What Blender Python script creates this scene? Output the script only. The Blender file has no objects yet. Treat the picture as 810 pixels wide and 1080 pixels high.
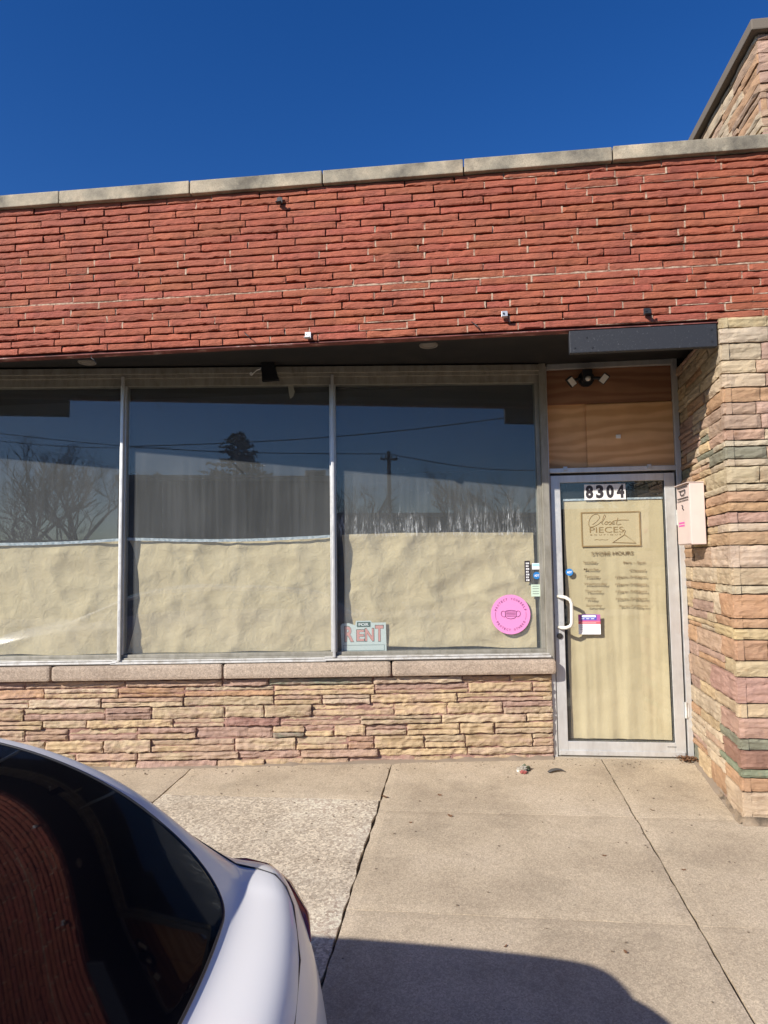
import bpy, math, random
from mathutils import Vector, Matrix, noise
rnd = random.Random(7)
rad = math.radians
SC = bpy.context.scene
COL = SC.collection

# ------------------------------------------------------------------ camera
F = 740.0
CAMP = Vector((0, 0, 1.42))
def rot3(yaw, pitch, roll):
    cy, sy = math.cos(yaw), math.sin(yaw)
    cp, sp = math.cos(pitch), math.sin(pitch)
    cr, sr = math.cos(roll), math.sin(roll)
    return (Matrix(((cy, -sy, 0), (sy, cy, 0), (0, 0, 1))) @ Matrix(((1, 0, 0), (0, cp, -sp), (0, sp, cp)))
            @ Matrix(((cr, 0, sr), (0, 1, 0), (-sr, 0, cr))))
R = rot3(rad(6.75), rad(4.2), rad(0.75))
cd = bpy.data.cameras.new('camera')
cam = bpy.data.objects.new('camera', cd); COL.objects.link(cam)
xa, ya, za = R.col[0], R.col[1], R.col[2]
cam.matrix_world = Matrix(((xa[0], za[0], -ya[0], CAMP[0]), (xa[1], za[1], -ya[1], CAMP[1]),
                           (xa[2], za[2], -ya[2], CAMP[2]), (0, 0, 0, 1)))
cd.sensor_fit = 'HORIZONTAL'; cd.sensor_width = 36; cd.lens = F / 810 * 36
cd.clip_start = 0.05; cd.clip_end = 3000
SC.camera = cam

# ------------------------------------------------------------------ light
SUN_FROM = Vector((-0.88, -1.0, 0.785)).normalized()
elev = math.asin(SUN_FROM.z)
w = bpy.data.worlds.new('World'); SC.world = w; w.use_nodes = True
nt = w.node_tree; bg = nt.nodes['Background']
sky = nt.nodes.new('ShaderNodeTexSky'); sky.sky_type = 'NISHITA'; sky.sun_disc = False
sky.sun_elevation = elev
sky.sun_rotation = math.atan2(SUN_FROM.x, SUN_FROM.y)
sky.air_density = 1.0; sky.dust_density = 0.25; sky.ozone_density = 4.0; sky.altitude = 200
hs = nt.nodes.new('ShaderNodeHueSaturation'); hs.inputs['Saturation'].default_value = 1.3; hs.inputs['Value'].default_value = 1.03; hs.inputs['Hue'].default_value = .515
nt.links.new(sky.outputs[0], hs.inputs['Color']); nt.links.new(hs.outputs[0], bg.inputs[0]); bg.inputs[1].default_value = 0.08
sd = bpy.data.lights.new('sun', 'SUN'); sd.energy = 4.7; sd.angle = rad(0.53); sd.color = (1.0, 0.94, 0.85)
sun = bpy.data.objects.new('sun', sd); COL.objects.link(sun)
sun.rotation_euler = SUN_FROM.to_track_quat('Z', 'Y').to_euler(); sun.location = (-10, -12, 12)
SC.view_settings.view_transform = 'Standard'; SC.view_settings.look = 'None'
SC.view_settings.exposure = 0.6; SC.view_settings.gamma = 1.0
SC.render.engine = 'CYCLES'
SC.cycles.caustics_reflective = False; SC.cycles.caustics_refractive = False

# ------------------------------------------------------------------ place geometry helpers
YB, YD = 4.15, 5.24             # brick face, door plane
WY = rad(7.5)
WO = Vector((0.588, 5.2, 0))
WU = Vector((math.cos(WY), math.sin(WY), 0)); WN = Vector((math.sin(WY), -math.cos(WY), 0))
def ray(px, py): return R @ Vector(((px - 405) / F, 1, -(py - 540) / F))
def onY(px, py, Y):
    d = ray(px, py); return CAMP + d * (Y / d.y)
def onW(px, py, v=0.0):
    d = ray(px, py); o = WO + WN * v
    t = (o - CAMP).dot(WN) / d.dot(WN); p = CAMP + d * t
    return ((p - WO).dot(WU), p.z)
def gz(Y): return 0.034 - 0.05 * (5.24 - Y)
def onG(px, py):
    d = ray(px, py); t = (0.034 - 0.05 * 5.24 - CAMP.z) / (d.z - 0.05 * d.y); return CAMP + d * t
def W(u, v, z): return WO + WU * u + WN * v + Vector((0, 0, z))     # window wall frame, v towards the street
def refl(px, py, dist):            # the place out in the street that the window mirrors at this spot
    u, z = onW(px, py); h = W(u, 0, z); d = (h - CAMP).normalized()
    r = d - 2 * d.dot(WN) * WN
    return h + r * dist / abs(r.y)

def nz(x, y, z=0): return noise.noise(Vector((x, y, z)))

class MB:
    def __init__(s): s.v = []; s.f = []; s.c = []; s.m = []
    def face(s, idx, col=None, mi=0): s.f.append(idx); s.c.append(col); s.m.append(mi)
    def quad(s, a, b, c, d, col=None, mi=0):
        n = len(s.v); s.v += [Vector(a), Vector(b), Vector(c), Vector(d)]; s.face((n, n+1, n+2, n+3), col, mi)
    def box(s, x0, x1, y0, y1, z0, z1, T=None, col=None, mi=0, bev=0.0):
        n = len(s.v)
        T = T or (lambda x, y, z: Vector((x, y, z)))
        if bev <= 0:
            for x in (x0, x1):
                for y in (y0, y1):
                    for z in (z0, z1): s.v.append(T(x, y, z))
            for q in ((0,1,3,2), (4,6,7,5), (0,4,5,1), (2,3,7,6), (0,2,6,4), (1,5,7,3)):
                s.face(tuple(n+i for i in q), col, mi)
            return
        import bmesh
        bm = bmesh.new(); bmesh.ops.create_cube(bm, size=1)
        for v in bm.verts:
            v.co = Vector((x0+(v.co.x+.5)*(x1-x0), y0+(v.co.y+.5)*(y1-y0), z0+(v.co.z+.5)*(z1-z0)))
        b = min(bev, .45*min(abs(x1-x0), abs(y1-y0), abs(z1-z0)))
        bmesh.ops.bevel(bm, geom=list(bm.edges), offset=b, segments=2, affect='EDGES', profile=.6)
        bm.verts.index_update()
        for v in bm.verts: s.v.append(T(*v.co))
        for f in bm.faces: s.face(tuple(n+v.index for v in f.verts), col, mi)
        bm.free()
    def tube(s, pts, r, seg=8, closed=False, col=None, mi=0, flat=1.0):
        pts = [Vector(p) for p in pts]; n0 = len(s.v); N = len(pts)
        rs = r if isinstance(r, (list, tuple)) else [r]*N
        up = Vector((0, 0, 1)); prev = None
        for i, p in enumerate(pts):
            if closed: t = pts[(i+1) % N] - pts[i-1]
            else: t = pts[min(i+1, N-1)] - pts[max(i-1, 0)]
            if t.length < 1e-9: t = Vector((0, 0, 1))
            t.normalize()
            if prev is None:
                a = t.cross(up)
                if a.length < .05: a = t.cross(Vector((1, 0, 0)))
            else: a = prev - t * prev.dot(t)
            a.normalize(); prev = a.copy(); b = t.cross(a)
            for k in range(seg):
                q = 2*math.pi*k/seg
                s.v.append(p + (a*math.cos(q) + b*math.sin(q)*flat)*rs[i])
        for i in range(N if closed else N-1):
            for k in range(seg):
                a0 = n0+i*seg+k; a1 = n0+i*seg+(k+1) % seg
                j = (i+1) % N
                s.face((a0, a1, n0+j*seg+(k+1) % seg, n0+j*seg+k), col, mi)
        if not closed:
            s.face(tuple(n0+k for k in range(seg))[::-1], col, mi)
            s.face(tuple(n0+(N-1)*seg+k for k in range(seg)), col, mi)
    def disc(s, c, ax, r, th, seg=32, col=None, mi=0):          # a short cylinder
        ax = Vector(ax).normalized()
        s.tube([Vector(c), Vector(c)+ax*th], r, seg, col=col, mi=mi)
    def poly(s, pts, d, col=None, mi=0):                          # outline pts extruded by vector d
        n = len(s.v); k = len(pts); d = Vector(d)
        s.v += [Vector(p) for p in pts] + [Vector(p)+d for p in pts]
        s.face(tuple(range(n, n+k)), col, mi); s.face(tuple(range(n+k, n+2*k))[::-1], col, mi)
        for i in range(k):
            j = (i+1) % k; s.face((n+j, n+i, n+k+i, n+k+j), col, mi)
    def grid(s, fn, nu, nv, col=None, mi=0):
        n = len(s.v)
        for i in range(nu+1):
            for j in range(nv+1): s.v.append(Vector(fn(i/nu, j/nv)))
        for i in range(nu):
            for j in range(nv):
                a = n+i*(nv+1)+j; s.face((a, a+nv+1, a+nv+2, a+1), col, mi)
    def build(s, name, mats, parent=None, smooth=False, loc=None):
        base = Vector((0, 0, 0))
        p = parent
        while p is not None: base = base + p.location; p = p.parent
        if parent is None and loc is not None: base = Vector(loc)
        me = bpy.data.meshes.new(name)
        me.from_pydata([tuple(v-base) for v in s.v], [], s.f)
        if not isinstance(mats, (list, tuple)): mats = [mats]
        for m in mats: me.materials.append(m)
        for i, p in enumerate(me.polygons): p.material_index = s.m[i]; p.use_smooth = smooth
        if any(c is not None for c in s.c):
            ca = me.color_attributes.new('tint', 'FLOAT_COLOR', 'CORNER')
            for i, p in enumerate(me.polygons):
                c = s.c[i] or (1, 1, 1)
                for li in p.loop_indices: ca.data[li].color = (c[0], c[1], c[2], 1)
        me.validate()
        o = bpy.data.objects.new(name, me); COL.objects.link(o)
        if parent is not None: o.parent = parent
        elif loc is not None: o.location = base
        return o

def tag(o, label=None, cat=None, group=None, kind=None):
    if label: o['label'] = label
    if cat: o['category'] = cat
    if group: o['group'] = group
    if kind: o['kind'] = kind
    return o
def thing(name, label, cat, loc, group=None):
    o = bpy.data.objects.new(name, None); COL.objects.link(o); o.location = loc
    o.empty_display_size = .1
    return tag(o, label, cat, group)
def dup(root, loc, label):
    r = root.copy(); COL.objects.link(r); r.location = loc; r['label'] = label
    for ch in list(root.children):
        c = ch.copy(); COL.objects.link(c); c.parent = r
        for g in list(ch.children):
            d = g.copy(); COL.objects.link(d); d.parent = c
    return r

def text_mesh(body, origin, xd, yd, width=None, height=None, size=.05, extr=.0006, bold=0.0, align='LEFT', shear=0.0, mb=None, space=1.0):
    """writing as solid letters; returns/extends an MB"""
    cu = bpy.data.curves.new('txt', 'FONT'); cu.body = body; cu.size = 1; cu.extrude = 0; cu.offset = bold
    cu.shear = shear; cu.space_character = space; cu.resolution_u = 3
    ob = bpy.data.objects.new('txt', cu); COL.objects.link(ob)
    dg = bpy.context.evaluated_depsgraph_get(); dg.update()
    me = bpy.data.meshes.new_from_object(ob.evaluated_get(dg))
    xs = [v.co.x for v in me.vertices]; ys = [v.co.y for v in me.vertices]
    x0, x1, y0, y1 = min(xs), max(xs), min(ys), max(ys)
    sx = sy = size
    if width: sx = width/(x1-x0)
    if height: sy = height/(y1-y0)
    if width and not height: sy = sx
    if height and not width: sx = sy
    ox = {'LEFT': x0, 'CENTER': (x0+x1)/2, 'RIGHT': x1}[align]
    xd = Vector(xd).normalized(); yd = Vector(yd).normalized(); nd = xd.cross(yd)
    mb = mb or MB(); n = len(mb.v); k = len(me.vertices)
    for e in (extr, 0):
        for v in me.vertices:
            mb.v.append(Vector(origin) + xd*((v.co.x-ox)*sx) + yd*((v.co.y-y0)*sy) + nd*e)
    from collections import Counter
    ed = Counter()
    for p in me.polygons:
        vs = list(p.vertices); mb.face(tuple(n+i for i in vs)); mb.face(tuple(n+k+i for i in reversed(vs)))
        for a, b in zip(vs, vs[1:]+vs[:1]): ed[(a, b)] += 1
    for (a, b) in list(ed):
        if (b, a) not in ed: mb.face((n+b, n+a, n+k+a, n+k+b))
    bpy.data.objects.remove(ob); bpy.data.curves.remove(cu); bpy.data.meshes.remove(me)
    return mb

# ------------------------------------------------------------------ materials
def mat(name, color=(.5, .5, .5), rough=.6, metal=0.0, spec=.5, coat=0.0):
    m = bpy.data.materials.new(name); m.use_nodes = True
    b = m.node_tree.nodes['Principled BSDF']
    b.inputs['Base Color'].default_value = (*color, 1); b.inputs['Roughness'].default_value = rough
    b.inputs['Metallic'].default_value = metal; b.inputs['Specular IOR Level'].default_value = spec
    b.inputs['Coat Weight'].default_value = coat
    return m
class NB:
    def __init__(s, m): s.t = m.node_tree; s.b = s.t.nodes['Principled BSDF']; s.co = s.t.nodes.new('ShaderNodeTexCoord').outputs['Object']
    def n(s, typ, **k):
        x = s.t.nodes.new(typ)
        for a, b in k.items(): setattr(x, a, b)
        return x
    def l(s, a, b): s.t.links.new(a, b)
    def mapping(s, scale=(1, 1, 1), rot=(0, 0, 0), src=None):
        m = s.n('ShaderNodeMapping'); m.inputs['Scale'].default_value = scale; m.inputs['Rotation'].default_value = rot
        s.l(src or s.co, m.inputs['Vector']); return m.outputs[0]
    def noise(s, scale, detail=4, rough=.55, vec=None, dist=0):
        x = s.n('ShaderNodeTexNoise'); x.inputs['Scale'].default_value = scale; x.inputs['Detail'].default_value = detail
        x.inputs['Roughness'].default_value = rough; x.inputs['Distortion'].default_value = dist
        s.l(vec or s.co, x.inputs['Vector']); return x.outputs['Fac']
    def voro(s, scale, feat='F1', vec=None):
        x = s.n('ShaderNodeTexVoronoi', feature=feat); x.inputs['Scale'].default_value = scale
        s.l(vec or s.co, x.inputs['Vector']); return x
    def ramp(s, fac, stops):
        x = s.n('ShaderNodeValToRGB'); e = x.color_ramp.elements
        while len(e) < len(stops): e.new(.5)
        for i, (p, c) in enumerate(stops):
            e[i].position = p; e[i].color = (*c, 1) if isinstance(c, (tuple, list)) else (c, c, c, 1)
        s.l(fac, x.inputs[0]); return x.outputs[0]
    def mix(s, fac, a, b, mode='MIX'):
        x = s.n('ShaderNodeMix', data_type='RGBA', blend_type=mode)
        for v, i in ((fac, 0), (a, 6), (b, 7)):
            if hasattr(v, 'links'): s.l(v, x.inputs[i])
            else: x.inputs[i].default_value = v if i == 0 else (*v, 1)
        return x.outputs[2]
    def math(s, op, a, b=0, clamp=False):
        x = s.n('ShaderNodeMath', operation=op, use_clamp=clamp)
        for v, i in ((a, 0), (b, 1)):
            if hasattr(v, 'links'): s.l(v, x.inputs[i])
            else: x.inputs[i].default_value = v
        return x.outputs[0]
    def attr(s, name='tint'):
        x = s.n('ShaderNodeAttribute', attribute_name=name); return x.outputs['Color']
    def xyz(s, src=None):
        x = s.n('ShaderNodeSeparateXYZ'); s.l(src or s.co, x.inputs[0]); return x.outputs
    def color(s, c): s.l(c, s.b.inputs['Base Color'])
    def rough(s, c): s.l(c, s.b.inputs['Roughness'])
    def bump(s, h, strength=.5, dist=.01):
        x = s.n('ShaderNodeBump'); x.inputs['Strength'].default_value = strength; x.inputs['Distance'].default_value = dist
        s.l(h, x.inputs['Height']); s.l(x.outputs[0], s.b.inputs['Normal'])

# painted roman brick
M_BRICK = mat('painted_brick', rough=.6, spec=.3); q = NB(M_BRICK)
c = q.mix(q.ramp(q.noise(9, 6, .65), [(.3, 0.0), (.75, 1.0)]), (.80, .78, .78), (1.12, 1.1, 1.1))
c = q.mix(1.0, q.attr(), c, 'MULTIPLY')
chip = q.ramp(q.noise(38, 6, .7, q.mapping((.35, 1, 1.5))), [(.60, 0.0), (.68, 1.0)])
big = q.ramp(q.noise(1.6, 3, .6), [(.50, 0.0), (.68, 1.0)])
c = q.mix(q.math('MULTIPLY', chip, q.math('ADD', q.math('MULTIPLY', big, .7), .25)), c, (.05, .02, .02))
wh = q.ramp(q.noise(55, 5, .7, q.mapping((.5, 1, 1.6))), [(.70, 0.0), (.73, 1.0)])
c = q.mix(q.math('MULTIPLY', wh, .5), c, (.55, .38, .32))
streak = q.ramp(q.noise(5, 5, .6, q.mapping((1.6, 1, .15))), [(.5, 0.0), (.8, .35)])
c = q.mix(streak, c, (.13, .035, .03))
q.color(c); q.bump(q.math('ADD', q.noise(60, 8, .75, q.mapping((.4, 1, 1.4))), q.math('MULTIPLY', q.noise(14, 5, .7, q.mapping((.5, 1, 3))), 1.0)), .8, .014)
# mortar behind the bricks: dark red paint on the left, bare whitish lime where the paint never reached on the right
M_BMORT = mat('brick_mortar', rough=.9, spec=.2); q = NB(M_BMORT)
X = q.xyz()[0]
g = q.math('MULTIPLY_ADD', X, .16); q.t.nodes[-1].inputs[2].default_value = .36
g = q.math('ADD', g, q.math('MULTIPLY', q.math('SUBTRACT', q.noise(2.2, 4, .6), .5), 1.9))
q.color(q.mix(q.ramp(g, [(.62, 0.0), (.85, 1.0)]), (.05, .018, .016), (.30, .20, .15)))
q.bump(q.noise(60, 4), .5, .01)
# sandstone ledge
def stone_mat(name, smear=0.0):
    m = mat(name, rough=.85, spec=.2); q = NB(m)
    a = q.attr()
    n1 = q.noise(7, 6, .65); n2 = q.noise(26, 6, .7, q.mapping((.35, .35, 2.2)))
    c = q.mix(1.0, a, q.ramp(n1, [(.25, (.72, .68, .66)), (.5, (1, 1, 1)), (.8, (1.12, 1.1, 1.02))]), 'MULTIPLY')
    c = q.mix(1.0, c, q.ramp(n2, [(.3, (.78, .72, .70)), (.5, (1, 1, 1)), (.75, (1.10, 1.08, 1.05))]), 'MULTIPLY')
    rust = q.ramp(q.noise(11, 5, .7), [(.60, 0.0), (.75, .32)])
    c = q.mix(rust, c, (.38, .19, .075))
    if smear: c = q.mix(q.math('MULTIPLY', q.ramp(q.math('ADD', q.math('MULTIPLY', q.noise(2.6, 3, .6), .6), q.math('MULTIPLY', q.noise(24, 6, .7, q.mapping((.5, .5, 1.5))), .5)), [(.52, 0.0), (.62, 1.0)]), smear), c, (.40, .265, .215))
    q.color(c); q.bump(q.math('ADD', q.noise(45, 8, .75, q.mapping((.5, .5, 1.6))), q.noise(190, 4, .7)), .6, .010)
    return m
M_STONE = stone_mat('ledge_stone')
M_STONEB = stone_mat('mortar_smeared_ledge_stone', .55)
M_SMORT = mat('pink_mortar', rough=.92, spec=.1); q = NB(M_SMORT)
q.color(q.ramp(q.noise(9, 5, .6), [(.3, (.26, .15, .12)), (.55, (.36, .215, .175)), (.75, (.42, .31, .23))])); q.bump(q.noise(70, 5, .7), .7, .012)
M_TMORT = mat('tan_mortar', rough=.92, spec=.1); q = NB(M_TMORT)
q.color(q.ramp(q.noise(9, 5, .6), [(.35, (.10, .08, .06)), (.6, (.30, .23, .16)), (.75, (.42, .34, .25))])); q.bump(q.noise(70, 5, .7), .7, .012)
# concrete kinds
def concrete(name, base, dark, light, grain=140, gs=.35, stain=1.0, bump=.5, ns=1.3):
    m = mat(name, rough=.88, spec=.25); q = NB(m)
    c = q.ramp(q.noise(ns, 6, .62), [(.34, dark), (.5, base), (.66, light)])
    sp = q.voro(grain); 
    bw = q.n('ShaderNodeRGBToBW'); q.l(sp.outputs['Color'], bw.inputs[0])
    c = q.mix(gs, c, q.ramp(bw.outputs[0], [(.15, (.30, .27, .25)), (.5, (.52, .5, .48)), (.85, (.80, .78, .74))]), 'OVERLAY')
    f = q.noise(grain*1.6, 3, .8)
    c = q.mix(1.0, c, q.ramp(f, [(.3, (.70, .68, .66)), (.5, (1, 1, 1)), (.72, (1.2, 1.2, 1.18))]), 'MULTIPLY')
    st = q.ramp(q.noise(3.4, 7, .7), [(.52, 0.0), (.75, .42*stain)])
    c = q.mix(st, c, tuple(x*.45 for x in dark))
    sp2 = q.ramp(q.voro(9).outputs['Distance'], [(.03, 1.0), (.055, 0.0)])
    c = q.mix(q.math('MULTIPLY', sp2, q.math('MULTIPLY', q.ramp(q.noise(2.1), [(.45, 0.0), (.6, 1.0)]), .6*stain)), c, (.06, .05, .045))
    q.color(c); q.bump(q.math('ADD', q.math('MULTIPLY', f, .7), q.noise(22, 6, .7)), bump, .008)
    return m
M_WALK = concrete('sidewalk_concrete', (.46, .385, .285), (.37, .305, .225), (.52, .44, .335), 150, .35, .9)
M_PATCH = concrete('coarse_patch_concrete', (.51, .45, .36), (.42, .36, .28), (.57, .51, .42), 80, .7, .6, .6)
M_COPE = concrete('coping_stone', (.32, .285, .22), (.12, .11, .095), (.50, .42, .31), 150, .15, 1.7, .6, 3.2)
M_SILL = concrete('sill_stone', (.45, .365, .29), (.36, .29, .23), (.52, .43, .35), 110, .4, .6, .9)
M_JOINT = mat('joint_dirt', (.085, .07, .052), .95, spec=.1)
M_ROAD = concrete('asphalt', (.055, .053, .05), (.04, .04, .038), (.075, .072, .068), 120, .3, .4)
M_KERB = concrete('kerb_concrete', (.36, .32, .26), (.25, .22, .18), (.42, .38, .31), 120, .2, 1.0)
M_GROUND = mat('dry_grass', rough=.95, spec=.1); q = NB(M_GROUND)
q.color(q.ramp(q.noise(.8, 6, .6), [(.3, (.07, .065, .03)), (.7, (.13, .11, .05))]))
# metals
M_ALU = mat('mill_aluminium', rough=.42, metal=.55, spec=.5); q = NB(M_ALU)
q.color(q.mix(q.ramp(q.noise(14, 6, .7, q.mapping((1, 1, .2))), [(.35, 0.0), (.75, 1.0)]), (.70, .70, .685), (.54, .53, .51)))
q.rough(q.ramp(q.noise(30, 4), [(.3, .34), (.7, .52)]))
M_OLDALU = mat('old_bronze_tinted_aluminium', rough=.5, metal=.25); q = NB(M_OLDALU)
q.color(q.mix(q.ramp(q.noise(12, 6, .7, q.mapping((1.5, 1.5, .4))), [(.4, 0.0), (.7, 1.0)]), (.35, .33, .28), (.22, .205, .165)))
M_TRIM = mat('white_metal_trim', rough=.5, metal=.2); q = NB(M_TRIM)
q.color(q.mix(q.ramp(q.noise(18, 6, .7), [(.45, 0.0), (.7, 1.0)]), (.66, .65, .62), (.40, .37, .32)))
M_STEEL = mat('dark_painted_steel', rough=.6, metal=.0); q = NB(M_STEEL)
q.color(q.mix(q.ramp(q.noise(90, 5, .75), [(.60, 0.0), (.70, 1.0)]), (.016, .018, .024), (.10, .10, .11))); q.bump(q.noise(30, 5), .15, .004)
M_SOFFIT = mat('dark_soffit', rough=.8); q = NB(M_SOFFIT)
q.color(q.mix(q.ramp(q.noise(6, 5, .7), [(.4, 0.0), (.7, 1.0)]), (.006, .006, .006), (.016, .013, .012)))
M_RUST = mat('rusty_lintel', rough=.8); q = NB(M_RUST)
q.color(q.ramp(q.noise(14, 6, .7, q.mapping((.5, 1, 1))), [(.3, (.05, .02, .018)), (.55, (.20, .055, .045)), (.68, (.42, .28, .25))]))
M_BLACK = mat('black_plastic', (.018, .018, .02), .45)
M_TAPE = mat('black_tape', (.012, .012, .014), .35)
M_WHITEP = mat('white_plastic', (.78, .77, .74), .4)
M_HANDLE = mat('cream_powder_coat', (.72, .69, .62), .35)
M_LAMP = mat('frosted_lamp_lens', (.62, .60, .56), .35)
M_PINKM = mat('pink_powder_coat', (.72, .50, .45), .5); q = NB(M_PINKM)
q.color(q.mix(q.ramp(q.noise(5, 5, .6), [(.4, 0.0), (.8, 1.0)]), (.66, .53, .48), (.58, .46, .42)))
M_INK = mat('dark_ink', (.03, .025, .03), .6)
M_MAG = mat('magenta_ink', (.70, .08, .36), .6)
M_ZINC = mat('galvanised_bracket', (.55, .56, .57), .4, .6)
# plywood
def ply(name, a, b):
    m = mat(name, rough=.6); q = NB(m)
    wv = q.n('ShaderNodeTexWave', wave_type='BANDS', bands_direction='Z'); wv.inputs['Scale'].default_value = 3.2
    wv.inputs['Distortion'].default_value = 14; wv.inputs['Detail'].default_value = 3; wv.inputs['Detail Scale'].default_value = .9
    q.l(q.mapping((.30, 1, 1.3)), wv.inputs['Vector'])
    c = q.mix(q.ramp(wv.outputs['Fac'], [(.15, 0.0), (.85, 1.0)]), b, a)
    c = q.mix(q.ramp(q.noise(3, 5, .6), [(.4, 0.0), (.8, .4)]), c, tuple(x*.6 for x in b))
    q.color(c); q.bump(q.noise(60, 4, .6, q.mapping((.1, 1, 2))), .2, .003)
    return m
M_PLY = ply('plywood', (.80, .47, .23), (.66, .35, .15))
M_PLYD = ply('dark_stained_plywood', (.34, .17, .09), (.25, .115, .06))
# craft paper
def paper_mat(name, a, b, bs=.42):
    m = mat(name, rough=.75, spec=.2); q = NB(m)
    q.color(q.mix(q.ramp(q.noise(4, 5, .6), [(.35, 0.0), (.7, 1.0)]), a, b))
    h = q.math('ADD', q.math('MULTIPLY', q.voro(5.5, 'F1', q.mapping((1, 1, 1.3))).outputs['Distance'], 1.2), q.math('MULTIPLY', q.noise(13, 7, .68, dist=.8), 1.3))
    q.bump(h, bs, .028)
    return m
M_PAPER = paper_mat('craft_paper', (.66, .53, .34), (.59, .465, .295))
M_DPAPER = paper_mat('warm_craft_paper', (.65, .52, .33), (.58, .46, .285), .16)
M_TAPEC = mat('clear_packing_tape', rough=.3); q = NB(M_TAPEC)
q.color(q.ramp(q.noise(60, 3, .7), [(.4, (.30, .36, .42)), (.6, (.62, .66, .70))]))
# glass
def glass_mat(name, dust=.05, drip=None, tint=(.93, .95, .945), refl_gain=1.0):
    m = bpy.data.materials.new(name); m.use_nodes = True; t = m.node_tree
    t.nodes.remove(t.nodes['Principled BSDF']); out = t.nodes['Material Output']
    class Q(NB):
        def __init__(s): s.t = t; s.co = t.nodes.new('ShaderNodeTexCoord').outputs['Object']
    q = Q()
    tr = q.n('ShaderNodeBsdfTransparent'); tr.inputs[0].default_value = (*tint, 1)
    gl = q.n('ShaderNodeBsdfGlossy'); gl.inputs['Roughness'].default_value = 0.004; gl.inputs['Color'].default_value = (1, 1, 1, 1)
    lw = q.n('ShaderNodeLayerWeight'); lw.inputs['Blend'].default_value = .5
    fr = q.math('MULTIPLY', q.math('MULTIPLY_ADD', q.math('POWER', lw.outputs['Facing'], 5), .95), refl_gain)
    for nn in t.nodes:
        if nn.type == 'MATH' and nn.operation == 'MULTIPLY_ADD': nn.inputs[2].default_value = .046
    m1 = q.n('ShaderNodeMixShader'); q.l(fr, m1.inputs[0]); q.l(tr.outputs[0], m1.inputs[1]); q.l(gl.outputs[0], m1.inputs[2])
    df = q.n('ShaderNodeBsdfDiffuse'); df.inputs[0].default_value = (.75, .78, .80, 1)
    fac = q.math('ADD', q.ramp(q.noise(2.0, 5, .6), [(.3, dust*.7), (.75, dust*1.25)]),
                 q.math('MULTIPLY', q.ramp(q.noise(26, 4, .65, q.mapping((1, 1, .035))), [(.45, 0.0), (.75, 1.0)]), dust*.45))
    sp = q.ramp(q.voro(26).outputs['Distance'], [(.045, 1.0), (.075, 0.0)])
    fac = q.math('ADD', fac, q.math('MULTIPLY', q.math('MULTIPLY', sp, q.ramp(q.noise(3, 3, .6), [(.5, 0.0), (.65, 1.0)])), .5))
    if drip:
        z0, z1, amt = drip           # limescale runs, dense low and fading upwards
        x = q.xyz(); Z = x[2]
        col = q.noise(5.0, 6, .85, q.mapping((1, 1, 0.0)))          # one height per run
        fine = q.noise(52, 6, .85, q.mapping((1, 1, .13)), dist=1.1)
        hgt = q.math('MULTIPLY', q.math('SUBTRACT', col, .30), 2.3)
        lev = q.math('DIVIDE', q.math('SUBTRACT', Z, z0), (z1-z0))
        msk = q.math('MULTIPLY', q.ramp(q.math('SUBTRACT', hgt, lev), [(.0, 0.0), (.35, 1.0)]), q.ramp(lev, [(.0, 0.04), (.03, 1.0)]))
        runs = q.ramp(fine, [(.52, 0.0), (.66, 1.0)])
        brk = q.ramp(q.noise(30, 5, .7, q.mapping((1, 1, .5))), [(.36, 0.15), (.55, 1.0)])
        fac = q.math('ADD', fac, q.math('MULTIPLY', q.math('MULTIPLY', q.math('MULTIPLY', msk, runs), brk), amt))
    fac = q.math('MINIMUM', fac, .85)
    m2 = q.n('ShaderNodeMixShader'); q.l(fac, m2.inputs[0]); q.l(m1.outputs[0], m2.inputs[1]); q.l(df.outputs[0], m2.inputs[2])
    q.l(m2.outputs[0], out.inputs[0])
    return m
M_GLASS = glass_mat('dusty_shop_glass', .045)
M_GLASSR = glass_mat('limescaled_shop_glass', .045, drip=(1.61, 2.02, .6))
M_DGLASS = glass_mat('door_glass', .012)
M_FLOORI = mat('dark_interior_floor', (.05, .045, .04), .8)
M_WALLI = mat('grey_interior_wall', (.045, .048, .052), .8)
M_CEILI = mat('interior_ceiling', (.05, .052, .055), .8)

# ================================================================== SETTING
g = MB(); g.box(-900, 900, -900, 900, -1.4, -.345); tag(g.build('ground', M_GROUND), kind='structure')
g = MB(); g.box(-300, 300, -11.0, 1.55, -.60, -.325); tag(g.build('road', M_ROAD), kind='structure')
# kerb
g = MB(); g.box(-60, 60, 1.55, 1.70, -.6, gz(1.7)+.002, bev=.02); tag(g.build('kerb', M_KERB), kind='structure')
g = MB(); g.box(-60, 60, -11.15, -11.0, -.6, -.20, bev=.02); g.box(-60, 60, -14.0, -11.15, -.6, -.203); tag(g.build('far_sidewalk', M_KERB), kind='structure')
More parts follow.
